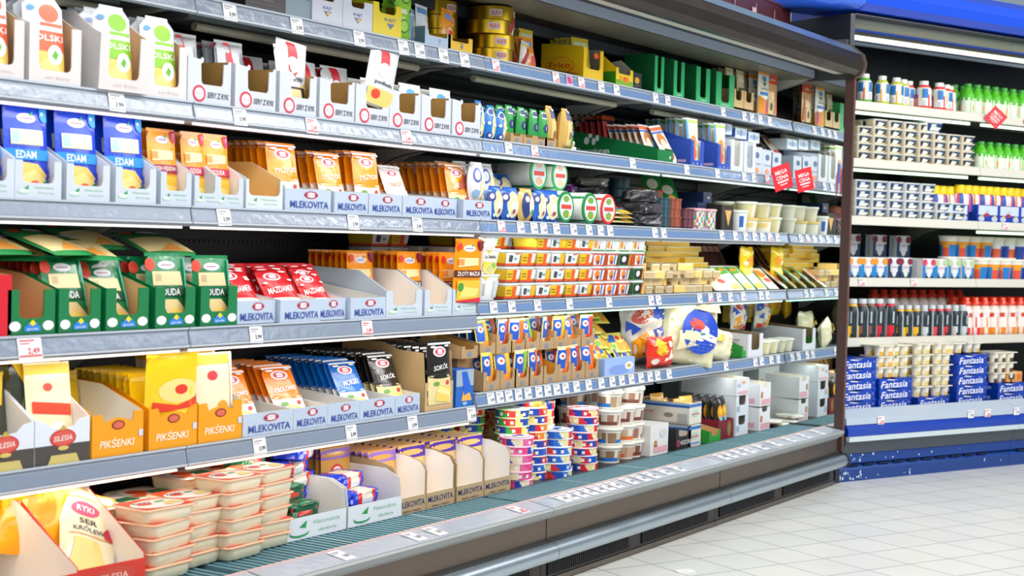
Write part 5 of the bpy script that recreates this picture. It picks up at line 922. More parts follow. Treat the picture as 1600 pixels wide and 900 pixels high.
for i,x in enumerate([5.778,5.883]):
    put('beige_slot',x+.02,FY,zA+.012,'beige slotted tray right of the green cartons, '+['left','right'][i],'display tray')
    file('beige_pack',x+.01,FY+.03,zA+.018,3,.03,'beige sachet in the '+['left','right'][i]+' beige tray','beige sachets, '+['left','right'][i]+' tray',5,s=.92)
put('ody_orange',6.040,FY-.005,zA-.03+.034,'tall orange and white sachet near the mirrored end','cheese pack',s=.9); put('ody_red',6.167,FY+.01,zA,'tall orange sachet with red top near the mirrored end','cheese pack',s=.92)
file('ody_orange',6.040+.01,FY+.04,zA,3,.03,'orange sachet filed behind the tall orange one','sachets behind the tall orange one',2,s=.85)
# ===== fourth shelf (D), left part
put('red_box',(1.972+2.085)/2,FY,zDl,'bright red carton cut by the left frame edge','display tray')
gx=[(2.090+2.216)/2,(2.221+2.351)/2,(2.352+2.501)/2,(2.507+2.650)/2,(2.655+2.799)/2]
for i,x in enumerate(gx):
    w='in the '+ORD[i]+' green carton' if i else 'in the leftmost green carton'
    put('gouda_box',x,FY,zDl,'green carton with U-shaped opening, '+nth(i)+' on the fourth shelf','display tray',s=([.89,.84,.92,.92,.91][i],1,1))
    if i==0: file('gouda',x-.01,FY+.17,zDl+.004,5,.022,'green sachet at the back '+w,'green sachets '+w,14)
    else:
        pk('gouda',x-.022,FY+[0,.03,.045,.02,.02][i],zDl+.006,'front green cheese sachet '+w,lean=[0,16,20,8,6][i],rz=-3,s=[1,.98,.9,1.0,.97][i])
        file('gouda',x-.02,FY+.07,zDl+.004,5,.027,'green sachet filed behind the front one '+w,'green sachets '+w,12,s=.95)
fl=[(2.171,.05,.172),(2.232,.07,.158),(2.332,.03,.172),(2.398,.05,.160),(2.477,.14,.168),(2.507,.12,.184),(2.655,.05,.172)]
for i,(x,dy,dz) in enumerate(fl): put('green_flat',x-.03,FY+dy,zDl+dz,'green and tan packet lying flat over the green cartons, '+nth(i),'cheese pack',rx=R(-72),rz=R([8,-4,14,-10,20,5,-6][i]),s=(1.2,1.6,.9))
mt=[(2.804,2.951),(2.956,3.116),(3.121,3.242),(3.247,3.404)]
for i,(a,b) in enumerate(mt):
    put('mtray_wide',(a+b)/2,FY+(.015 if i in (0,2) else 0),zDl,'low white lettered tray on the fourth shelf, '+nth(i),'display tray',s=((b-a)/.16,1,.95))
    if i<3:
        x=(a+b)/2
        pk('mazdamer',x+.02,FY+.04,zDl+.01,'front red cheese bag in the '+('leftmost' if i==0 else ORD[i])+' fourth-shelf tray',lean=34,s=[1.05,1.02,.95][i])
        file('mazdamer',x+.015,FY+.065,zDl+.016,7,.028,'red cheese bag filed in the '+('leftmost' if i==0 else ORD[i])+' fourth-shelf tray','red cheese bags, '+('leftmost' if i==0 else ORD[i])+' tray',28,s=.98)
for i,(a,b) in enumerate([(3.407,3.581),(3.594,3.734),(3.740,3.873)]):
    x=(a+b)/2; w=['left','middle','right'][i]
    put('nat_tray_s',x,FY,zDl,'white notched tray at the right end of the wide shelf, '+w,'display tray',s=((b-a)/.125,1,.98))
    file('mazur',x-.05+(.02 if i==2 else 0),FY+[.14,.10,.05][i],zDl+.006,[7,9,9][i],.024,'orange sachet with brown band filed in the '+w+' notched tray','orange brown-banded sachets, '+w+' tray',4,s=1.0)
pk('mazur',3.806,FY-.0,zDl+.035,'big orange sachet with brown band hanging over the right notched tray',lean=-3,rz=-6,s=1.08)
# fourth shelf right: stacks of tubs
cols=[(3.964,3,0),(4.085,4,0),(4.179,4,0),(4.273,4,0),(4.365,4,0),(4.460,4,0),(4.562,4,0),(4.654,4,0),(4.748,4,0),(4.846,4,0),(4.957,4,0)]
kk=['tt','sq_yellow','sq_mark','sq_white','sq_yellow','sq_white','sq_white','sq_orange','sq_orange','sq_orange','sq_black']
for i,(x,n,_) in enumerate(cols):
    for r in range(3):
        if r==2 and i>4: continue
        if i==0:
            for j in range(3 if r==0 else 2): put('tall_tub_print' if j==1 else 'tall_tub',x,FY+.06+.12*r,zD+.0925*j*(.9),'tall whitish salad tub, '+['front','middle','rear'][r]+' stack, '+['bottom','middle','top'][j],'food tub',s=.9)
            continue
        for j in range(4):
            if r==0 and j==3 and i<3: continue
            k=kk[i]; q=(i*3+j*5+r)%4
            if i<7: k=['sq_yellow','sq_mark','sq_white','sq_yellow'][q] if j<3 else ['sq_yellow','sq_white'][q%2]
            if i>=7 and j==3: k='sq_green'
            if i in (9,) and j==2: k='sq_black'
            if i==10: k=['sq_black','sq_black','sq_orange','sq_green'][j]
            put(k,x+random.uniform(-.004,.004),FY+.054+.108*r,zD+.0535*j,'square spread tub, '+lay(j,4)+' of '+['front','second-row','rear'][r]+' stack '+nth(i),'food tub',rz=R(random.uniform(-3,3)),s=(.98,1,1))
for i in range(2): 
    for j in range(3): put('sq_mark' if i%2 else 'sq_yellow',3.870-.07-.1*i+.0,FY+.30,zD+.0535*(j+1),'square tub in the shade behind the sachets, stack '+nth(i)+', '+['bottom','middle','top'][j],'food tub')
# yellow cheese blocks
for i in range(3):
    for j in range(7 if i<2 else 5): put('cheese_slab',5.52+.17*i+random.uniform(-.02,.02),FY+.22+random.uniform(-.02,.02),zD+.072+.0225*j,'flat yellow cheese slab, '+nth(i)+' pile, '+lay(j,8),'cheese block',rz=R(random.uniform(-9,9)))
    for j in range(3): put('cheese_slab',5.52+.17*i,FY+.22,zD+.0235*j,'flat yellow cheese slab in the base under the '+['left','middle','right'][i]+' pile, '+['bottom','middle','top'][j],'cheese block')
for i in range(9):
    for j in range(4 if i<6 else 3): put('cream_block' if (i+j)%4 else 'cheese_block',5.066+.088*i,FY+.06+.02*(j%2),zD+.029*j,'small wrapped cheese block, front row pile '+nth(i)+', '+lay(j,4),'cheese block',rz=R(random.uniform(-24,24)),s=(random.uniform(.8,1.0),.8,.95))
for i,x in enumerate([5.076,5.119]): put('green_sack',x+.02,FY+.12,zD+.1-.0*i+.03*i,'green white bag on the small blocks, '+['left','right'][i],'cheese bag',s=.7)
for i,x in enumerate([5.767,5.898,6.020,6.146,6.261]):
    for r in range(2): put('leaning_orange' if i in (0,4) else 'leaning_green',x+.02,FY+.03+.05*r,zD+.002,'white green packet leaning back near the mirrored end, '+nth(i)+', '+['front','behind'][r],'cheese pack',rx=R(-52),rz=R(-16),s=(.9,.8,.72))
for i in range(5): put('brown_long',5.95+.06*i,FY+.2,zD+.03,'long brown packet leaning in the back, '+nth(i),'cheese pack',rx=R(-35),rz=R(-20),s=.8)
for i in range(2):
    for j in range(4): put('cheese_slab',6.18+.06*i,FY+.30,zD+.0235*j+.0,'yellow cheese slab against the mirrored end, '+['left','right'][i]+' pile, '+['bottom','second','third','top'][j],'cheese block') if i==0 else None
for j in range(2): put('bag_yellow',6.2,FY+.12,zD+.085*j,'yellow soft bag against the mirrored end, '+['lower','upper'][j],'cheese bag',s=.8)
# ===== fifth shelf (E), left
sx=[(2.017+2.159)/2,(2.163+2.324)/2]
for i,x in enumerate(sx):
    put('sil_box',x,FY,zEl,'white and black carton with red oval emblem, '+['left, cut by frame','right'][i],'display tray',s=(.90,1,1))
    file('twelve',x-.03,FY+.085+(.06 if i else 0),zEl+.012,4,.03,'yellow topped sachet filed in the '+['left','right'][i]+' emblem carton','sachets, '+['left','right'][i]+' emblem carton',10,s=.98)
pk('twelve',2.215,FY+.07,zEl+.03,'front dark sachet with yellow top and big white digits',lean=8,s=1.0)
pk('twelve',2.092,FY+.075,zEl+.012,'front dark sachet in the left emblem carton, cut by frame',lean=8,s=.95)
pk('white_kids',2.312,FY+.05,zEl+.03,'pale yellow sachet with red band beside the first orange carton',lean=8,rz=-4,s=.93)
file('white_kids',2.309,FY+.085,zEl+.012,4,.026,'pale yellow sachet filed behind the red-banded one','pale sachets by the first orange carton',8,s=.95)
for i,(a,b) in enumerate([(2.327,2.482),(2.500,2.658),(2.663,2.817)]):
    x=(a+b)/2; put('pik_box',x,FY,zEl,'orange lettered carton, '+['left','middle','right'][i]+' of three on the fifth shelf','display tray',s=((b-a)/.145,1,1))
    k=['yellow_kids','yellow_kids','white_kids2'][i]
    if i: pk(k,x+(.022 if i==1 else 0),FY+.015,zEl+(.05 if i==1 else .012),'front '+('yellow' if i==1 else 'pale')+' sachet with red print in the '+['left','middle','right'][i]+' orange carton',lean=-3 if i==1 else 4,rz=-8 if i==1 else 0,s=1.05 if i==1 else .97)
    file('yellow_plain' if i<2 else 'white_kids2',x-.02,FY+([.2,.05,.05][i]),zEl+.01,[3,9,7][i],.024,'plain '+('yellow' if i<2 else 'pale')+' sachet filed in the '+['left','middle','right'][i]+' orange carton','sachets, '+['left','middle','right'][i]+' orange carton',9,s=1.0)
for i,(a,b) in enumerate([(2.822,3.013),(3.016,3.155),(3.158,3.295),(3.298,3.458),(3.462,3.581)]):
    put('mtray',(a+b)/2,FY,zEl,'low white lettered tray on the fifth shelf, '+nth(i),'display tray',s=((b-a)/.17,1,1))
for i,(x,k,n,le,s) in enumerate([(2.850,'krol',6,28,.98),(2.993,'krol',6,30,1.0),(3.312,'morski',9,30,.98),(3.492,'sokol',10,24,1.02)]):
    w=['leftmost orange file','second orange file','blue file','black file'][i]+', fifth shelf'; c={'krol':'orange','morski':'blue','sokol':'black'}[k]
    pk(k,x,FY+.045,zEl+.008,'front '+c+' cheese sachet of the '+w,lean=le,rz=-3,s=s)
    file(k,x-.004,FY+.073,zEl+.012,n,.026,c+' cheese sachet filed behind, '+w,c+' sachets, '+w,le-2,s=s)
put('kraft_tall',(3.607+3.753)/2,FY,zEl,'tall kraft lettered carton at the end of the fifth shelf','display tray',s=((3.753-3.607)/.13,1,1.0))
pk('sokol_tall',(3.607+3.753)/2-.0,FY-.0,zEl+.018,'black topped sachet in the tall kraft carton, front',lean=3,s=1.02)
file('sokol_tall',(3.607+3.753)/2-.005,FY+.03,zEl+.008,8,.028,'black sachet filed in the tall kraft carton','black sachets in the tall kraft carton',3,s=1.0)
put('blue_milk',(3.764+3.869)/2,FY,zEl,'blue and grey carton beside the tall kraft carton','carton box',s=.95)
put('kraft_back',3.894+.03,FY+.06,zEl+.02,'bare kraft cardboard piece beside the blue carton','carton box')
# fifth shelf right: small kraft trays in two tiers
lo=[3.975,4.073,4.159,4.247,4.338,4.432,4.525,4.624]
hk=['h_yellow','h_yellow','h_green','h_orange','h_red','h_orange','h_red','h_orange']
for i,x in enumerate(lo):
    w='lower tier '+nth(i)
    put('kraft_box2',x,FY+.005,zE,'small kraft tray, '+w,'display tray')
    if i!=4: pk(hk[i],x,FY+.02,zE+.014,'colourful sliced cheese pack in small kraft tray, '+w,lean=[4,10,-4,2,6,-6,3,8][i],rz=[5,-8,0,10,0,-6,7,-10][i],s=.9)
    file(hk[(i+1)%8],x,FY+.055,zE+.01,4,.03,'sliced cheese pack filed in small kraft tray, '+w,'sliced packs, '+w,6,s=.85)
    if i<8:
        w='upper tier '+nth(i); xx=x+.02; yy=FY+.03
        put('kraft_box2' if i%2 else 'small_kraft',xx-.01,yy,zE+.113,'small kraft tray, '+w,'display tray')
        pk(hk[(i*3+1)%8],xx-.01,yy+.016,zE+.125,'colourful sliced cheese pack in small kraft tray, '+w,lean=-4 if i%3 else 12,rz=[0,8,-12,5,20,-8,6,-10][i],s=.82)
        file(hk[(i*5+2)%8],xx-.01,yy+.05,zE+.118,4,.03,'sliced cheese pack filed in small kraft tray, '+w,'sliced packs, '+w,8,s=.92,jit=9)
put('small_kraft',3.848+.02,FY+.02,zE+.108,'kraft tray of green packs above the blue carton','display tray'); put('h_green',3.848+.02,FY+.1,zE+.14,'green pack lying in the kraft tray above the blue carton','cheese pack',rx=R(-80))
for i in range(3): put('h_orange',4.088+.12*i+.06,FY+.25,zE+.235-.002*i,'pack lying on top of the upper kraft trays, '+['left','middle','right'][i],'cheese pack',rx=R(-84),rz=R(15*i),s=1.1)
put('lightblue_card',(4.699+4.929)/2,FY-.004,zE,'pale blue low carton on the fifth shelf','carton box',s=((4.929-4.699)/.16,1,1))
for i in range(7):
    for j in range(4 if i<5 else 2): put('mixed',4.685+.062*i,FY+.08+.02*j,zE+.01+.055*j+(.0 if i>3 else .02),'small multicoloured packet, heap '+nth(i)+', '+lay(j,4),'cheese pack',rx=R(-30-8*j),rz=R(random.uniform(-25,25)),s=.85)
put('shred_bag2',5.220+.06,FY+.13,zE+.03,'large grated cheese bag with red emblem, upper left','grated cheese bag',rz=R(-14),ry=R(-12),s=1.0)
put('shred_red',5.204+.02,FY+.045,zE,'small red and yellow bag below the large emblem bag','grated cheese bag',rz=R(-8))
put('shred_bag',5.437+.0,FY+.03,zE+.0,'big grated cheese bag with blue chequered oval','grated cheese bag',rz=R(-26),ry=R(8),rx=R(-6),s=1.08)
put('shred_pale',5.744,FY+.04,zE,'pale grated cheese bag slumped beside the big oval bag','grated cheese bag',ry=R(14),rz=R(-10)); put('shred_pale',5.661+.05,FY+.16,zE+.02,'pale grated cheese bag behind the slumped one','grated cheese bag',s=1.1)
put('white_no',(6.036+6.163)/2-.04,FY+.0,zE,'white slotted carton with black letters on its side','display tray')
put('green_small',5.988-.02,FY+.01,zE,'small green tray tucked beside the slotted white carton','display tray',s=(.5,.6,1))
for i in range(2): put('cheese_cup',6.242+.09*i,FY+.05,zE,'pale cup at the mirrored end of the fifth shelf, '+['left','right'][i],'cheese tub',s=.9)
for i in range(5): put('bag_yellow',5.62+.15*i,FY+.30,zE+.12+.02*(i%2),'yellow orange soft bag at the back of the fifth shelf, '+nth(i),'cheese bag',rz=R(12*i-20),s=1.0)
put('shred_bag2',6.24,FY+.17,zE+.1,'grated cheese bag with red and blue print at the mirrored end','grated cheese bag',s=.62)
# ===== deck (F)
YF=2.568
put('red_crate',2.06,2.45,.2575,'white and red crate in the lower left corner, cut by the frame','display tray',rz=R(0))
put('red_crate',(2.160+2.356)/2,2.46,.2575,'white and red crate holding orange cheese bags','display tray',rz=R(-4),s=(.95,1,1))
put('royal_bag',2.278-.02,2.53,zF+.03,'cream cheese bag with pink oval and dark lettering in the red crate','cheese bag',rx=R(-38),ry=R(22),rz=R(-14))
put('royal_bag',2.278+.0,2.62,zF+.09,'cream cheese bag behind the front one in the red crate','cheese bag',rx=R(-30),ry=R(14),rz=R(-6))
for i in range(3): put('amber_bag',2.278-.10+.06*i,2.63+.06*i,zF+.09+.03*i,'amber yellow cheese bag in the red crate, '+['front','middle','rear'][i],'cheese bag',rx=R(-25),rz=R(12*i-20),ry=R(10))
for i in range(4): put('bag_yellow',1.96+.13*i,2.66+.04*i,zF+.07+.03*i,'bright orange yellow cheese bag in the corner crates, '+nth(i),'cheese bag',s=1.25,rz=R(20*i))
st=[(2.441+.015,2.535,5,'slices_red'),(2.595,2.575,5,'slices_red'),(2.729-.005,2.555,6,'slices_red'),(2.865,2.585,6,'slices_red')]
for i,(x,y,n,k) in enumerate(st):
    for r in range(2):
        for j in range(n-(i%2)*0): put(k if r==0 else 'slices_white',x-.01*r+random.uniform(-.006,.006),y+.0+.145*r,(.2575 if r==0 else zF)+.0385*j*.86,'moulded cheese slice tray, '+['front','rear'][r]+' stack '+nth(i)+', '+lay(j,n),'cheese tray',rz=R(random.uniform(-7,7)+4),s=(1.1,.95,.95) if i<1 else (1.0,.95,.95))
for i,(a,b) in enumerate([(2.919,3.177),(3.185,3.429)]):
    put('nat_deck',(a+b)/2,YF-.02,zF,'white lettered carton on the deck, '+['left with green bags','right with blue bags'][i],'display tray',s=((b-a)/.135,1,1.05))
    for j in range(3): put(['bun_green_label','bun_green','bun_green'][j] if i==0 else ['bun_blue_deep','bun_blue','bun_blue'][j],(a+b)/2-.0,YF+.06+.05*(j==2),zF+.012+.040*j+(0 if i else -.0),['green','blue'][i]+' cheese bag inside the lettered carton, '+['bottom','middle','top'][j],'cheese bag',rz=R(8*j-6),s=(.78,1,1) if i==0 else (.9,1,1.0))
for j in range(6): put('bun_green',2.916-.02+.01*(j%2),YF+.16-.008*j,zF+.04*j,'dark green cheese bag in the pile behind the white carton, '+lay(j,6),'cheese bag',rz=R(-30+11*j),s=(.95,1,1))
for j in range(4): put('bun_blue',3.087+.03*(j%2)+.02,YF+.17-.01*j,zF+.07+.040*j,'blue cheese bag in the pile between the cartons, '+lay(j,4),'cheese bag',rz=R(-15+14*j))
for j in range(3): put('bun_pink',2.709+.12+.10*j,YF+.26,zF+.215+.01*j,'orange white soft bag on the rear slice trays, '+['left','middle','right'][j],'cheese bag',rz=R(20*j))
for i,(a,b) in enumerate([(3.435,3.576),(3.579,3.722),(3.735,3.883),(3.887,4.039)]):
    put('white_kraft',(a+b)/2,YF,zF,'kraft lettered carton with tall white lining, '+nth(i)+' on the deck','display tray',s=((b-a)/.112,1,1.0))
    file('tan_violet' if i else 'tan_purple',(a+b)/2-.04,YF+.10,zF+.006,7,.026,'tan and violet sachet behind kraft carton '+nth(i),'tan violet sachets, '+nth(i),4,s=1.06)
file('tan_purple',3.404-.02,YF+.16,zF+.03,6,.024,'tan sachet with purple top standing behind the blue bags','tan purple-topped sachets',3,s=1.02)
rs=[(4.144+.0,.0,6,'hb_pink'),(4.184+.03,.06,9,'hb_green'),(4.315,.05,10,'hb_orange'),(4.400-.0,.0,6,'hb_blue'),(4.475,.12,9,'hb_red'),(4.615,.02,8,'hb_red'),(4.290+.05,.2,10,'hb_orange'),(4.475+.08,.24,10,'hb_red'),(4.089+.06,.2,10,'hb_green'),(4.005+.0,.22,10,'hb_green'),(3.930-.02,.3,10,'hb_green'),(4.241+.1,.34,11,'hb_blue')]
place=['behind the last kraft carton','second from the kraft cartons, tall','orange striped tall','low blue one at the grille','behind the low blue one','red striped at the grille','orange in the second row','red in the second row','green in the second row','green above the kraft cartons','rear green near the wall','rear blue near the wall']
for i,(x,dy,n,k) in enumerate(rs):
    for j in range(n):
        kk_=k
        if k=='hb_green' and j in (2,3): kk_='hb_blue'
        if k=='hb_red' and j%4==1: kk_='hb_blue'
        if k=='hb_orange' and j<4: kk_='hb_blue' if j%2 else 'hb_orange'
        put(kk_,x+random.uniform(-.005,.005),YF+.05+dy,zF+.0275*j,'round cheese box, stack '+place[i]+', '+(lay(j,n) if j<8 else ['ninth','tenth','eleventh','twelfth'][j-8]+' from bottom' if j<n-1 else 'top'),'cheese box',rz=R(random.uniform(0,360)))
ws=[(4.850-.02,.02,3,'wt_blue'),(4.952,.03,2,'wt_orange'),(4.998+.02,.03,3,'wt_brown'),(4.728+.05,.15,4,'wt_blue'),(4.587+.13,.30,4,'wt_blue'),(4.850+.1,.16,3,'wt_brown')]
pl=['at the grille','orange banded, right of the front one','brown banded beside the soft white carton','second row near the round boxes','rear, in the shade','second row right']
for i,(x,dy,n,k) in enumerate(ws):
    n+=1
    for j in range(n): put(k if j%3!=2 else 'wt_brown',x+random.uniform(-.004,.004),YF+.06+dy,zF+.0715*j*.93,'white spread tub, stack '+pl[i]+', '+lay(j,n),'food tub',rz=R(random.uniform(0,360)),s=(.86,.86,.93))
put('white_soft',(5.040+5.213)/2,YF+.02,zF,'soft white package beside the white tubs','carton box')
put('wlosz',(5.264+5.413)/2,YF+.02,zF,'black and white lettered tray at the grille','display tray',s=(.85,1,1))
put('striped_open',5.460-.02,YF+.02,zF+.09,'long white box with blue stripe, upper open one','display tray')
put('striped_box',5.460-.02,YF+.02,zF+.0,'long white box with blue stripe, lower one','carton box')
for i in range(8): pk('yellow_flame' if i%3 else 'bags_orange',5.460-.025+.01*(i%2),YF+.05+.045*i,zF+.10,'orange yellow bag standing in the striped box, '+nth(i),lean=10,rz=10*(i%3)-10,s=.75)
for i in range(4): put('kraft_bag',4.926+.12+.08*i,YF+.34,zF+.09,'brown gold bag behind the striped box, '+nth(i),'cheese bag',rz=R(12*i))
for i in range(3): put('bags_orange',5.136+.07*i+.1,YF+.25,zF+.18,'orange green bag on the striped box rear, '+['left','middle','right'][i],'cheese bag',rz=R(-20+16*i),s=.9,rx=R(-25))
put('green_small',(5.521+5.644)/2+.01,YF+.0,zF,'small green tray with tan lining at the grille','display tray')
put('maroon',(5.656+5.804)/2+.01,YF+.02,zF,'maroon carton of black window bags','display tray')
file('dark_window',(5.656+5.804)/2-.03,YF+.03,zF+.01,4,.035,'black bag with yellow window in the maroon carton','black window bags',5); file('dark_window',(5.656+5.804)/2+.05,YF+.05,zF+.01,4,.035,'black bag with yellow window, right file of maroon carton','black window bags, right file',5)
for j in range(2): put('white_mush',(5.810+5.992)/2,YF+.02,zF+.086*j*.98,'white carton with cut window near the mirror, '+['lower','middle'][j],'display tray')
put('white_tall',(5.810+5.992)/2,YF+.02,zF+.171,'white printed carton on top of the cut window cartons','display tray',s=(.95,1,.6))
for j in range(2): put('pink_box',(6.033+6.218)/2+.02,YF+.02,zF+.106*j,'white and pink carton near the mirror, '+['lower','upper'][j],'display tray')
for j in range(2): put('big_white',6.16,YF+.19,zF+.128*j if j==0 else zF+.128,'large plain white carton at the mirrored end, '+['lower','upper'][j],'carton box',s=(.95,.95,1)) 
for i in range(4): put('cream_pack',6.32-.07*(i%2),YF+.02+.05*(i//2),zF+.0+.02*(i%2),'cream packet lying on the deck at the mirror, '+nth(i),'cheese pack',rz=R(30*i),s=.8)

# ------------------------------------------------------------------ blue cabinet goods
def q2(key,t,s,z,label,cat,group=None,rz=0,rx=0,ry=0,sc=1): return put(key,*W2(t,s,z),label,cat,group,rz=-TH+R(rz),rx=rx,ry=ry,s=sc)
Z=[0]+[L2Z[k]-.0025 for k in (1,2,3,4,5)]; zK=.3005
for i,(t,s,k) in enumerate([(0.453,.30,'yb_green'),(0.573,.30,'yb_lime'),(0.673,.30,'yb_lime'),(0.756,.33,'yb_lime'),(0.812+.02,.36,'yb_red'),(0.873,.30,'yb_red'),(0.987,.30,'yb_red'),(1.074,.33,'yb_red'),(1.138,.36,'yb_red')]):
    q2(k,t,s,Z[1],'white capped drink bottle with '+{'yb_green':'green','yb_lime':'lime','yb_red':'red'}[k]+' rim, '+nth(i)+' on the top shelf','bottle',rz=[30,30,40,10,0,75,75,20,60][i],sc=(1.1,1.1,1) if i in (5,6) else 1)
for i in range(11):
    for r in range(2):
        t=1.217+.075*i*.95; q2('gb_tall',t,.31+.085*r,Z[1],'tall green bottle on the blue cabinet top shelf, '+nth(i)+', '+['front','rear'][r],'bottle',rz=23*i,sc=.93)
for i in range(8):
    t=0.431+.108*i
    for r in range(2):
        n=5 if i in (1,2,3,4) else 4
        for j in range(n): q2('pot_cream',t,.30+.08*r,Z[2]+.0395*j,'small dark labelled pot on the second shelf, '+['front','rear'][r]+' stack '+nth(i)+', '+lay(j,n),'yogurt pot',rz=0,sc=.96)
q2('pot_blue',0.915,.30,Z[2]+.0395*5-.04,'white topped pot resting on the dark labelled pots','yogurt pot',sc=1.2)
for i in range(10):
    for r in range(2): q2('gb_short',1.322+.068*i,.30+.075*r,Z[2],'short green bottle on the second shelf, '+nth(i)+', '+['front','rear'][r],'bottle',rz=31*i,sc=1.02)
for i in range(7):
    t=0.431+.116*i
    for r in range(2):
        n=4 if i<5 else 2
        for j in range(n): q2('pot_blue',t,.30+.08*r,Z[3]+.0435*j,'small blue labelled pot on the third shelf, '+['front','rear'][r]+' stack '+nth(i)+', '+lay(j,n),'yogurt pot')
for i in range(7): 
    if i: q2('yc_tray',1.357+.172*(i-1) if i>0 else 0,.268,Z[3],'royal blue tray with white windows, '+nth(i-1),'display tray')
    for b in range(3): q2('yc',1.074+.172*i*.98+.055*b-.05,.32 if i else .34,Z[3]+(.05 if i else .04),'yellow capped bottle above the royal blue tray, group '+nth(i)+', '+['left','middle','right'][b],'bottle',rz=40*b,sc=1.05)
q2('yc_tray',1.118,.272,Z[3],'royal blue tray seen behind the stacked pots','display tray',sc=(1.1,1,.95))
for i,(t,k) in enumerate([(0.396,'mk_orange'),(0.488,'mk_orange'),(0.573,'mk_orange'),(0.925,'mk_red'),(1.016,'mk_green'),(1.118,'mk_green'),(1.222,'mk_green')]):
    q2(k,t,.272,Z[4],'small blue white dessert carton, front row '+nth(i),'dessert carton',sc=(1,1,.98))
    q2(k,t,.40,Z[4],'small blue white dessert carton, second row '+nth(i),'dessert carton',sc=(1,1,.98))
for i,t in enumerate([0.737,0.821]): q2('mk_shaded',t,.33,Z[4],'dessert carton with shade painted into its colours, '+['left','right'][i],'dessert carton')
for i,t in enumerate([0.528+.1,0.719+.1,0.896+.1]): 
    q2('mk_shaded',t,.5,Z[4]+.10,'upper shade-painted dessert carton in the rear, '+['left','middle','right'][i],'dessert carton',sc=(1.1,.5,1.1)); q2('mk_shaded',t,.5,Z[4],'lower shade-painted dessert carton in the rear, '+['left','middle','right'][i],'dessert carton',sc=(1.1,.5,.98))
for i in range(12):
    k='cup_ob' if i<4 else 'cup_wb'; t=1.342+.095*i
    q2(k,t,.30,Z[4],'large printed yogurt cup, lower row '+nth(i),'yogurt cup',rz=50*i,sc=(1,1,.92)); q2(k,t-.1 if i<14 else t,.42,Z[4]+.105,'large printed yogurt cup, upper row '+nth(i),'yogurt cup',rz=35*i,sc=(1.01,1.01,1.0)); q2(k,t-.1,.42,Z[4],'large printed yogurt cup, hidden support row '+nth(i),'yogurt cup',sc=(1,1,.98)) if i<6 else None
ks=['db_yellow','db_yellow','db_brown','db_brown','db_red','db_red']
for i,t in enumerate([0.361,0.422,0.488,0.546,0.605,0.687]): q2(ks[i],t,.30,Z[5],'tall dark bottle with pale cap, '+nth(i)+' on the fifth shelf','bottle',rz=60+10*i,sc=1.03)
ks=['dbs_yellow','dbs_yellow','dbs_yellow','dbs_white','dbs_red','dbs_red','dbs_red','dbs_white','dbs_white']
for i in range(9): q2(ks[i],0.747+.0585*i,.29,Z[5],'short dark bottle with pale cap, '+nth(i)+' beside the red capped ones','bottle',rz=50+25*i)
for i in range(10): q2('rb_red',0.719+.072*i,.44,Z[5]+.03,'red capped bottle behind the dark bottles, '+nth(i),'bottle',rz=20*i,sc=1.0)
for i in range(14):
    for r in range(2): q2('rb_red' if i<2 else 'rb_orange',1.251+.072*i,.30+.08*r,Z[5],'red capped white bottle, '+nth(i)+' in the '+['front','rear'][r]+' row','bottle',rz=17*i,sc=.99)
for i,(t,n,s) in enumerate([(0.272,5,.11),(0.525,3,.11),(0.803,1,.11),(1.083,5,.11),(1.397,2,.11)]):
    for j in range(n): q2('fantasia',t+random.uniform(-.004,.004),s,zK+.0495*j,'bright blue lettered multipack, '+lay(j,n)+' of stack '+nth(i),'dessert multipack',rz=random.uniform(-1,1),sc=(.97,1,1.05))
for i,(t,n,z0,k) in enumerate([(0.477,3,.15,'cups_yellow'),(0.584,3,.15,'cups_cream'),(0.743,5,.05,'cups_cream'),(0.887,5,.05,'cups_cream'),(0.977-.0,1,.255,'cups_cream'),(1.127,1,.255,'cups_cream'),(1.351,3,.10,'cups_dark')]):
    for j in range(n): q2(k,t,.12 if i!=5 else .13,zK+z0+.0515*j,'pale dessert cup pack, pile '+nth(i)+', '+lay(j,n),'dessert multipack',sc=(.95,1,1))
for i in range(3): q2('fantasia',0.354+.247*i,.30,zK+.05*3.2+.05*i*0,'blue multipack lying in the rear of the deck, '+['left','middle','right'][i],'dessert multipack',rx=R(0)); 
for i in range(3): q2('fantasia',0.354+.247*i,.30,zK,'blue multipack at the base of the rear deck row, '+['left','middle','right'][i],'dessert multipack',sc=(1,1,3.1))
q2('orange_pack2',1.438,.13,zK+.10,'orange and black small pack on the right blue multipacks','dessert multipack')
# ------------------------------------------------------------------ price tags and promotional cards
def price(x,y,z,label,grp,kind='w',w=.042,h=.038,rz=0,tilt=0,roll=0):
    key='tag_'+kind
    def mk():
        g=G(); g.box(-w/2,w/2,-.0012,0,-h/2,h/2,'#f4f3f6' if kind!='p' else '#c9a8d8')
        c='#3e4350' if kind!='r' else '#e2404a'
        g.deco([('r',.08,.78,.7,.84,'#8a8c96' if kind!='r' else c),('r',.08,.66,.5,.7,'#9a9ca6' if kind!='r' else c),('t','3,99' if kind!='r' else '2,49',.64,.34,.5,.3,c)]+([('r',.04,.1,.96,.18,'#ee6a70')] if kind=='r' else [])+([('e',.5,.5,.3,.3,'#d8205a')] if kind=='p' else []),w,h,lambda a,b,e:(a-w/2,-.0012-e,b-h/2))
        return g.build('price_tag')
    proto(key,mk); return put(key,x,y,z,label,'price tag',grp,rz=rz,rx=tilt,ry=roll)
SH={'A':('top shelf',1.621),'B':('second shelf',1.367),'C':('third shelf',1.116),'D':('fourth shelf',.86),'E':('fifth shelf',.571)}
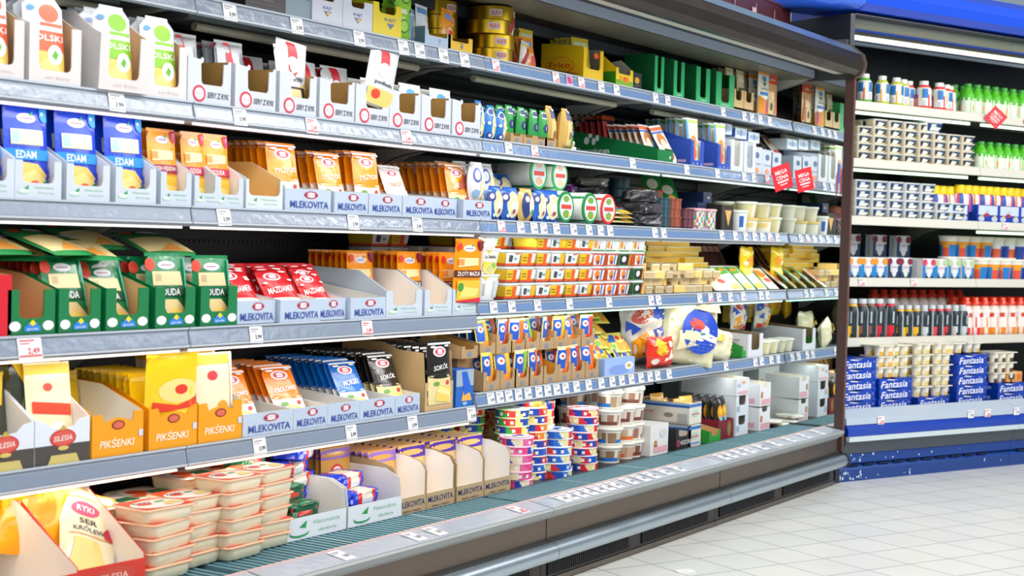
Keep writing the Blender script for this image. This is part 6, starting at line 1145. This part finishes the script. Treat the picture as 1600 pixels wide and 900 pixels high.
tg={'A':[2.732,2.982,3.241,3.443,3.523,3.642,3.753,('r',3.927),('r',4.293),('p',4.381),('r',4.464),4.603,4.715,5.020,5.121,5.625,5.837,5.917,6.005,6.110],
 'B':[2.372,2.776,('r',3.050),('r',3.468),4.013,('r',4.172),4.853,5.304,5.588,5.856,5.957,('r',6.102),6.217],
 'C':[2.726,3.234,3.531,('r',3.984),4.098,4.181,4.241,4.324,4.439,4.546,4.628,4.698,5.048,5.122,5.650,5.784,5.889,5.984,6.067,('r',6.151),6.238],
 'D':[('r',2.140),2.851,('r',3.307),3.950,4.058,4.216,4.425,4.705,5.034,5.055+.04,5.458,('r',5.560),5.640,5.754,5.884,6.075,6.146],
 'E':[2.874,3.247,3.533,3.841,3.949,4.001,4.054,4.112,4.171,4.239,4.296,4.355,4.415,4.489,4.574,4.666,4.747,4.819,4.894,4.970,5.043,5.106,5.204,5.731,6.036,6.106,6.213,6.293]}
for k,L in tg.items():
    nm,z=SH[k]
    for i,t in enumerate(L):
        kd,x=t if isinstance(t,tuple) else ('w',t); zz=z; hh=.042
        if x<3.88 and k=='D': zz,hh=.822,.046
        if x<3.88 and k=='E': zz,hh=.534,.046
        big=x<3.88
        o=price(x,2.5935,zz-hh/2-(.002 if big else 0),('white' if kd=='w' else {'r':'white and red','p':'lilac and pink'}[kd])+' price tag on the '+nm+' rail, '+nth(i),None,kd,tilt=R(-11),roll=R(random.uniform(-2.5,2.5)))
        if big: o.scale=(1.12,1,1.15)
        if (k,i)==('D',0): o.scale=(1.5,1,1.3)
for i,x in enumerate([2.911,3.216,3.311,3.735,3.988,4.039,4.095,4.153,4.216,4.271,4.328,4.431,4.514,4.594,4.692,4.793,5.173,5.242,5.326,5.411,5.537,5.680,5.837,6.001,6.164]):
    price(x,2.346,.2545,'white price tag in the deck rail, '+nth(i),None,'r' if i==3 else 'w',tilt=R(-81)).scale=(1.05,1,1.7)
def promo(key,txt='MEGA'):
    def mk():
        g=G(); s=.085; g.prism([(-s/2,-s/2),(s/2,-s/2),(s/2,s/2),(-s/2,s/2)],lambda a,b,t:(a,t,b),.001,'#e0182a')
        g.deco([('t','MEGA',.5,.72,.66,.16,'#fdf3f3'),('t','CENA',.5,.5,.66,.16,'#fdf3f3'),('r',.2,.3,.8,.36,'#fdf3f3'),('r',.3,.18,.7,.23,'#f6c8cc')],s,s,lambda a,b,e:(a-s/2,-e,b-s/2)); return g.build('promotion_card')
    return proto(key,mk)
promo('promo')
put('promo',6.043,2.50,1.354,'red promotional card on the second rail, left of the pair','price card',rz=R(-25),ry=R(-18),s=1.25)
put('promo',6.149,2.44,1.348,'red promotional card on the second rail, at the brown post','price card',rz=R(-25),ry=R(-14),s=1.15)
q2('promo',1.423-.12,.20,Z[1]-.015,'red promotional card on the blue cabinet top rail, left','price card',ry=R(42),rz=-37); q2('promo',1.669-.05,.20,Z[1]-.02,'red promotional card on the blue cabinet top rail, right','price card',ry=R(50),rz=-37); q2('promo',1.658,.2,Z[2]-.015,'red promotional card on the blue cabinet second rail','price card',ry=R(60),rz=-37)
for i,(t,z) in enumerate([(0.409,.918),(0.775,.918),(1.459,1.21)]): price(*W2(t,.2355,z-.021),'white and red price tag on a blue cabinet rail, '+nth(i),None,'r',rz=-TH)
for i,t in enumerate([0.272,0.901,1.025,1.246]): price(*W2(t,-.033,.277),'price tag on the blue cabinet deck rail, '+nth(i),None,'r' if i in (0,2) else 'w',rz=-TH)
# floor litter
g=G(); g.box(-.03,.03,-.02,.02,0,.002,'#fbfbfb'); g.deco([('r',.2,.2,.6,.3,'#d8d8dc')],.06,.04,lambda a,b,e:(a-.03,b-.02,.002+e)); o=g.build('paper_scrap'); o.location=(4.348,2.089,.0005); o.rotation_euler=(0,0,-.6); tag(o,'small white paper scrap lying on the floor tiles','paper scrap')
# leave out what stands wholly hidden behind other goods
for o in [o for o in COL.objects if PIDX.get(o.name) in DROP]:
    for c in [c for c in o.children]: bpy.data.objects.remove(c)
    bpy.data.objects.remove(o)
# remove samples that were never placed
for k in list(FRESH):
    o=PROTO[k]
    for c in KIDS.get(o.name,[]): bpy.data.objects.remove(c)
    bpy.data.objects.remove(o); print('unused',k)
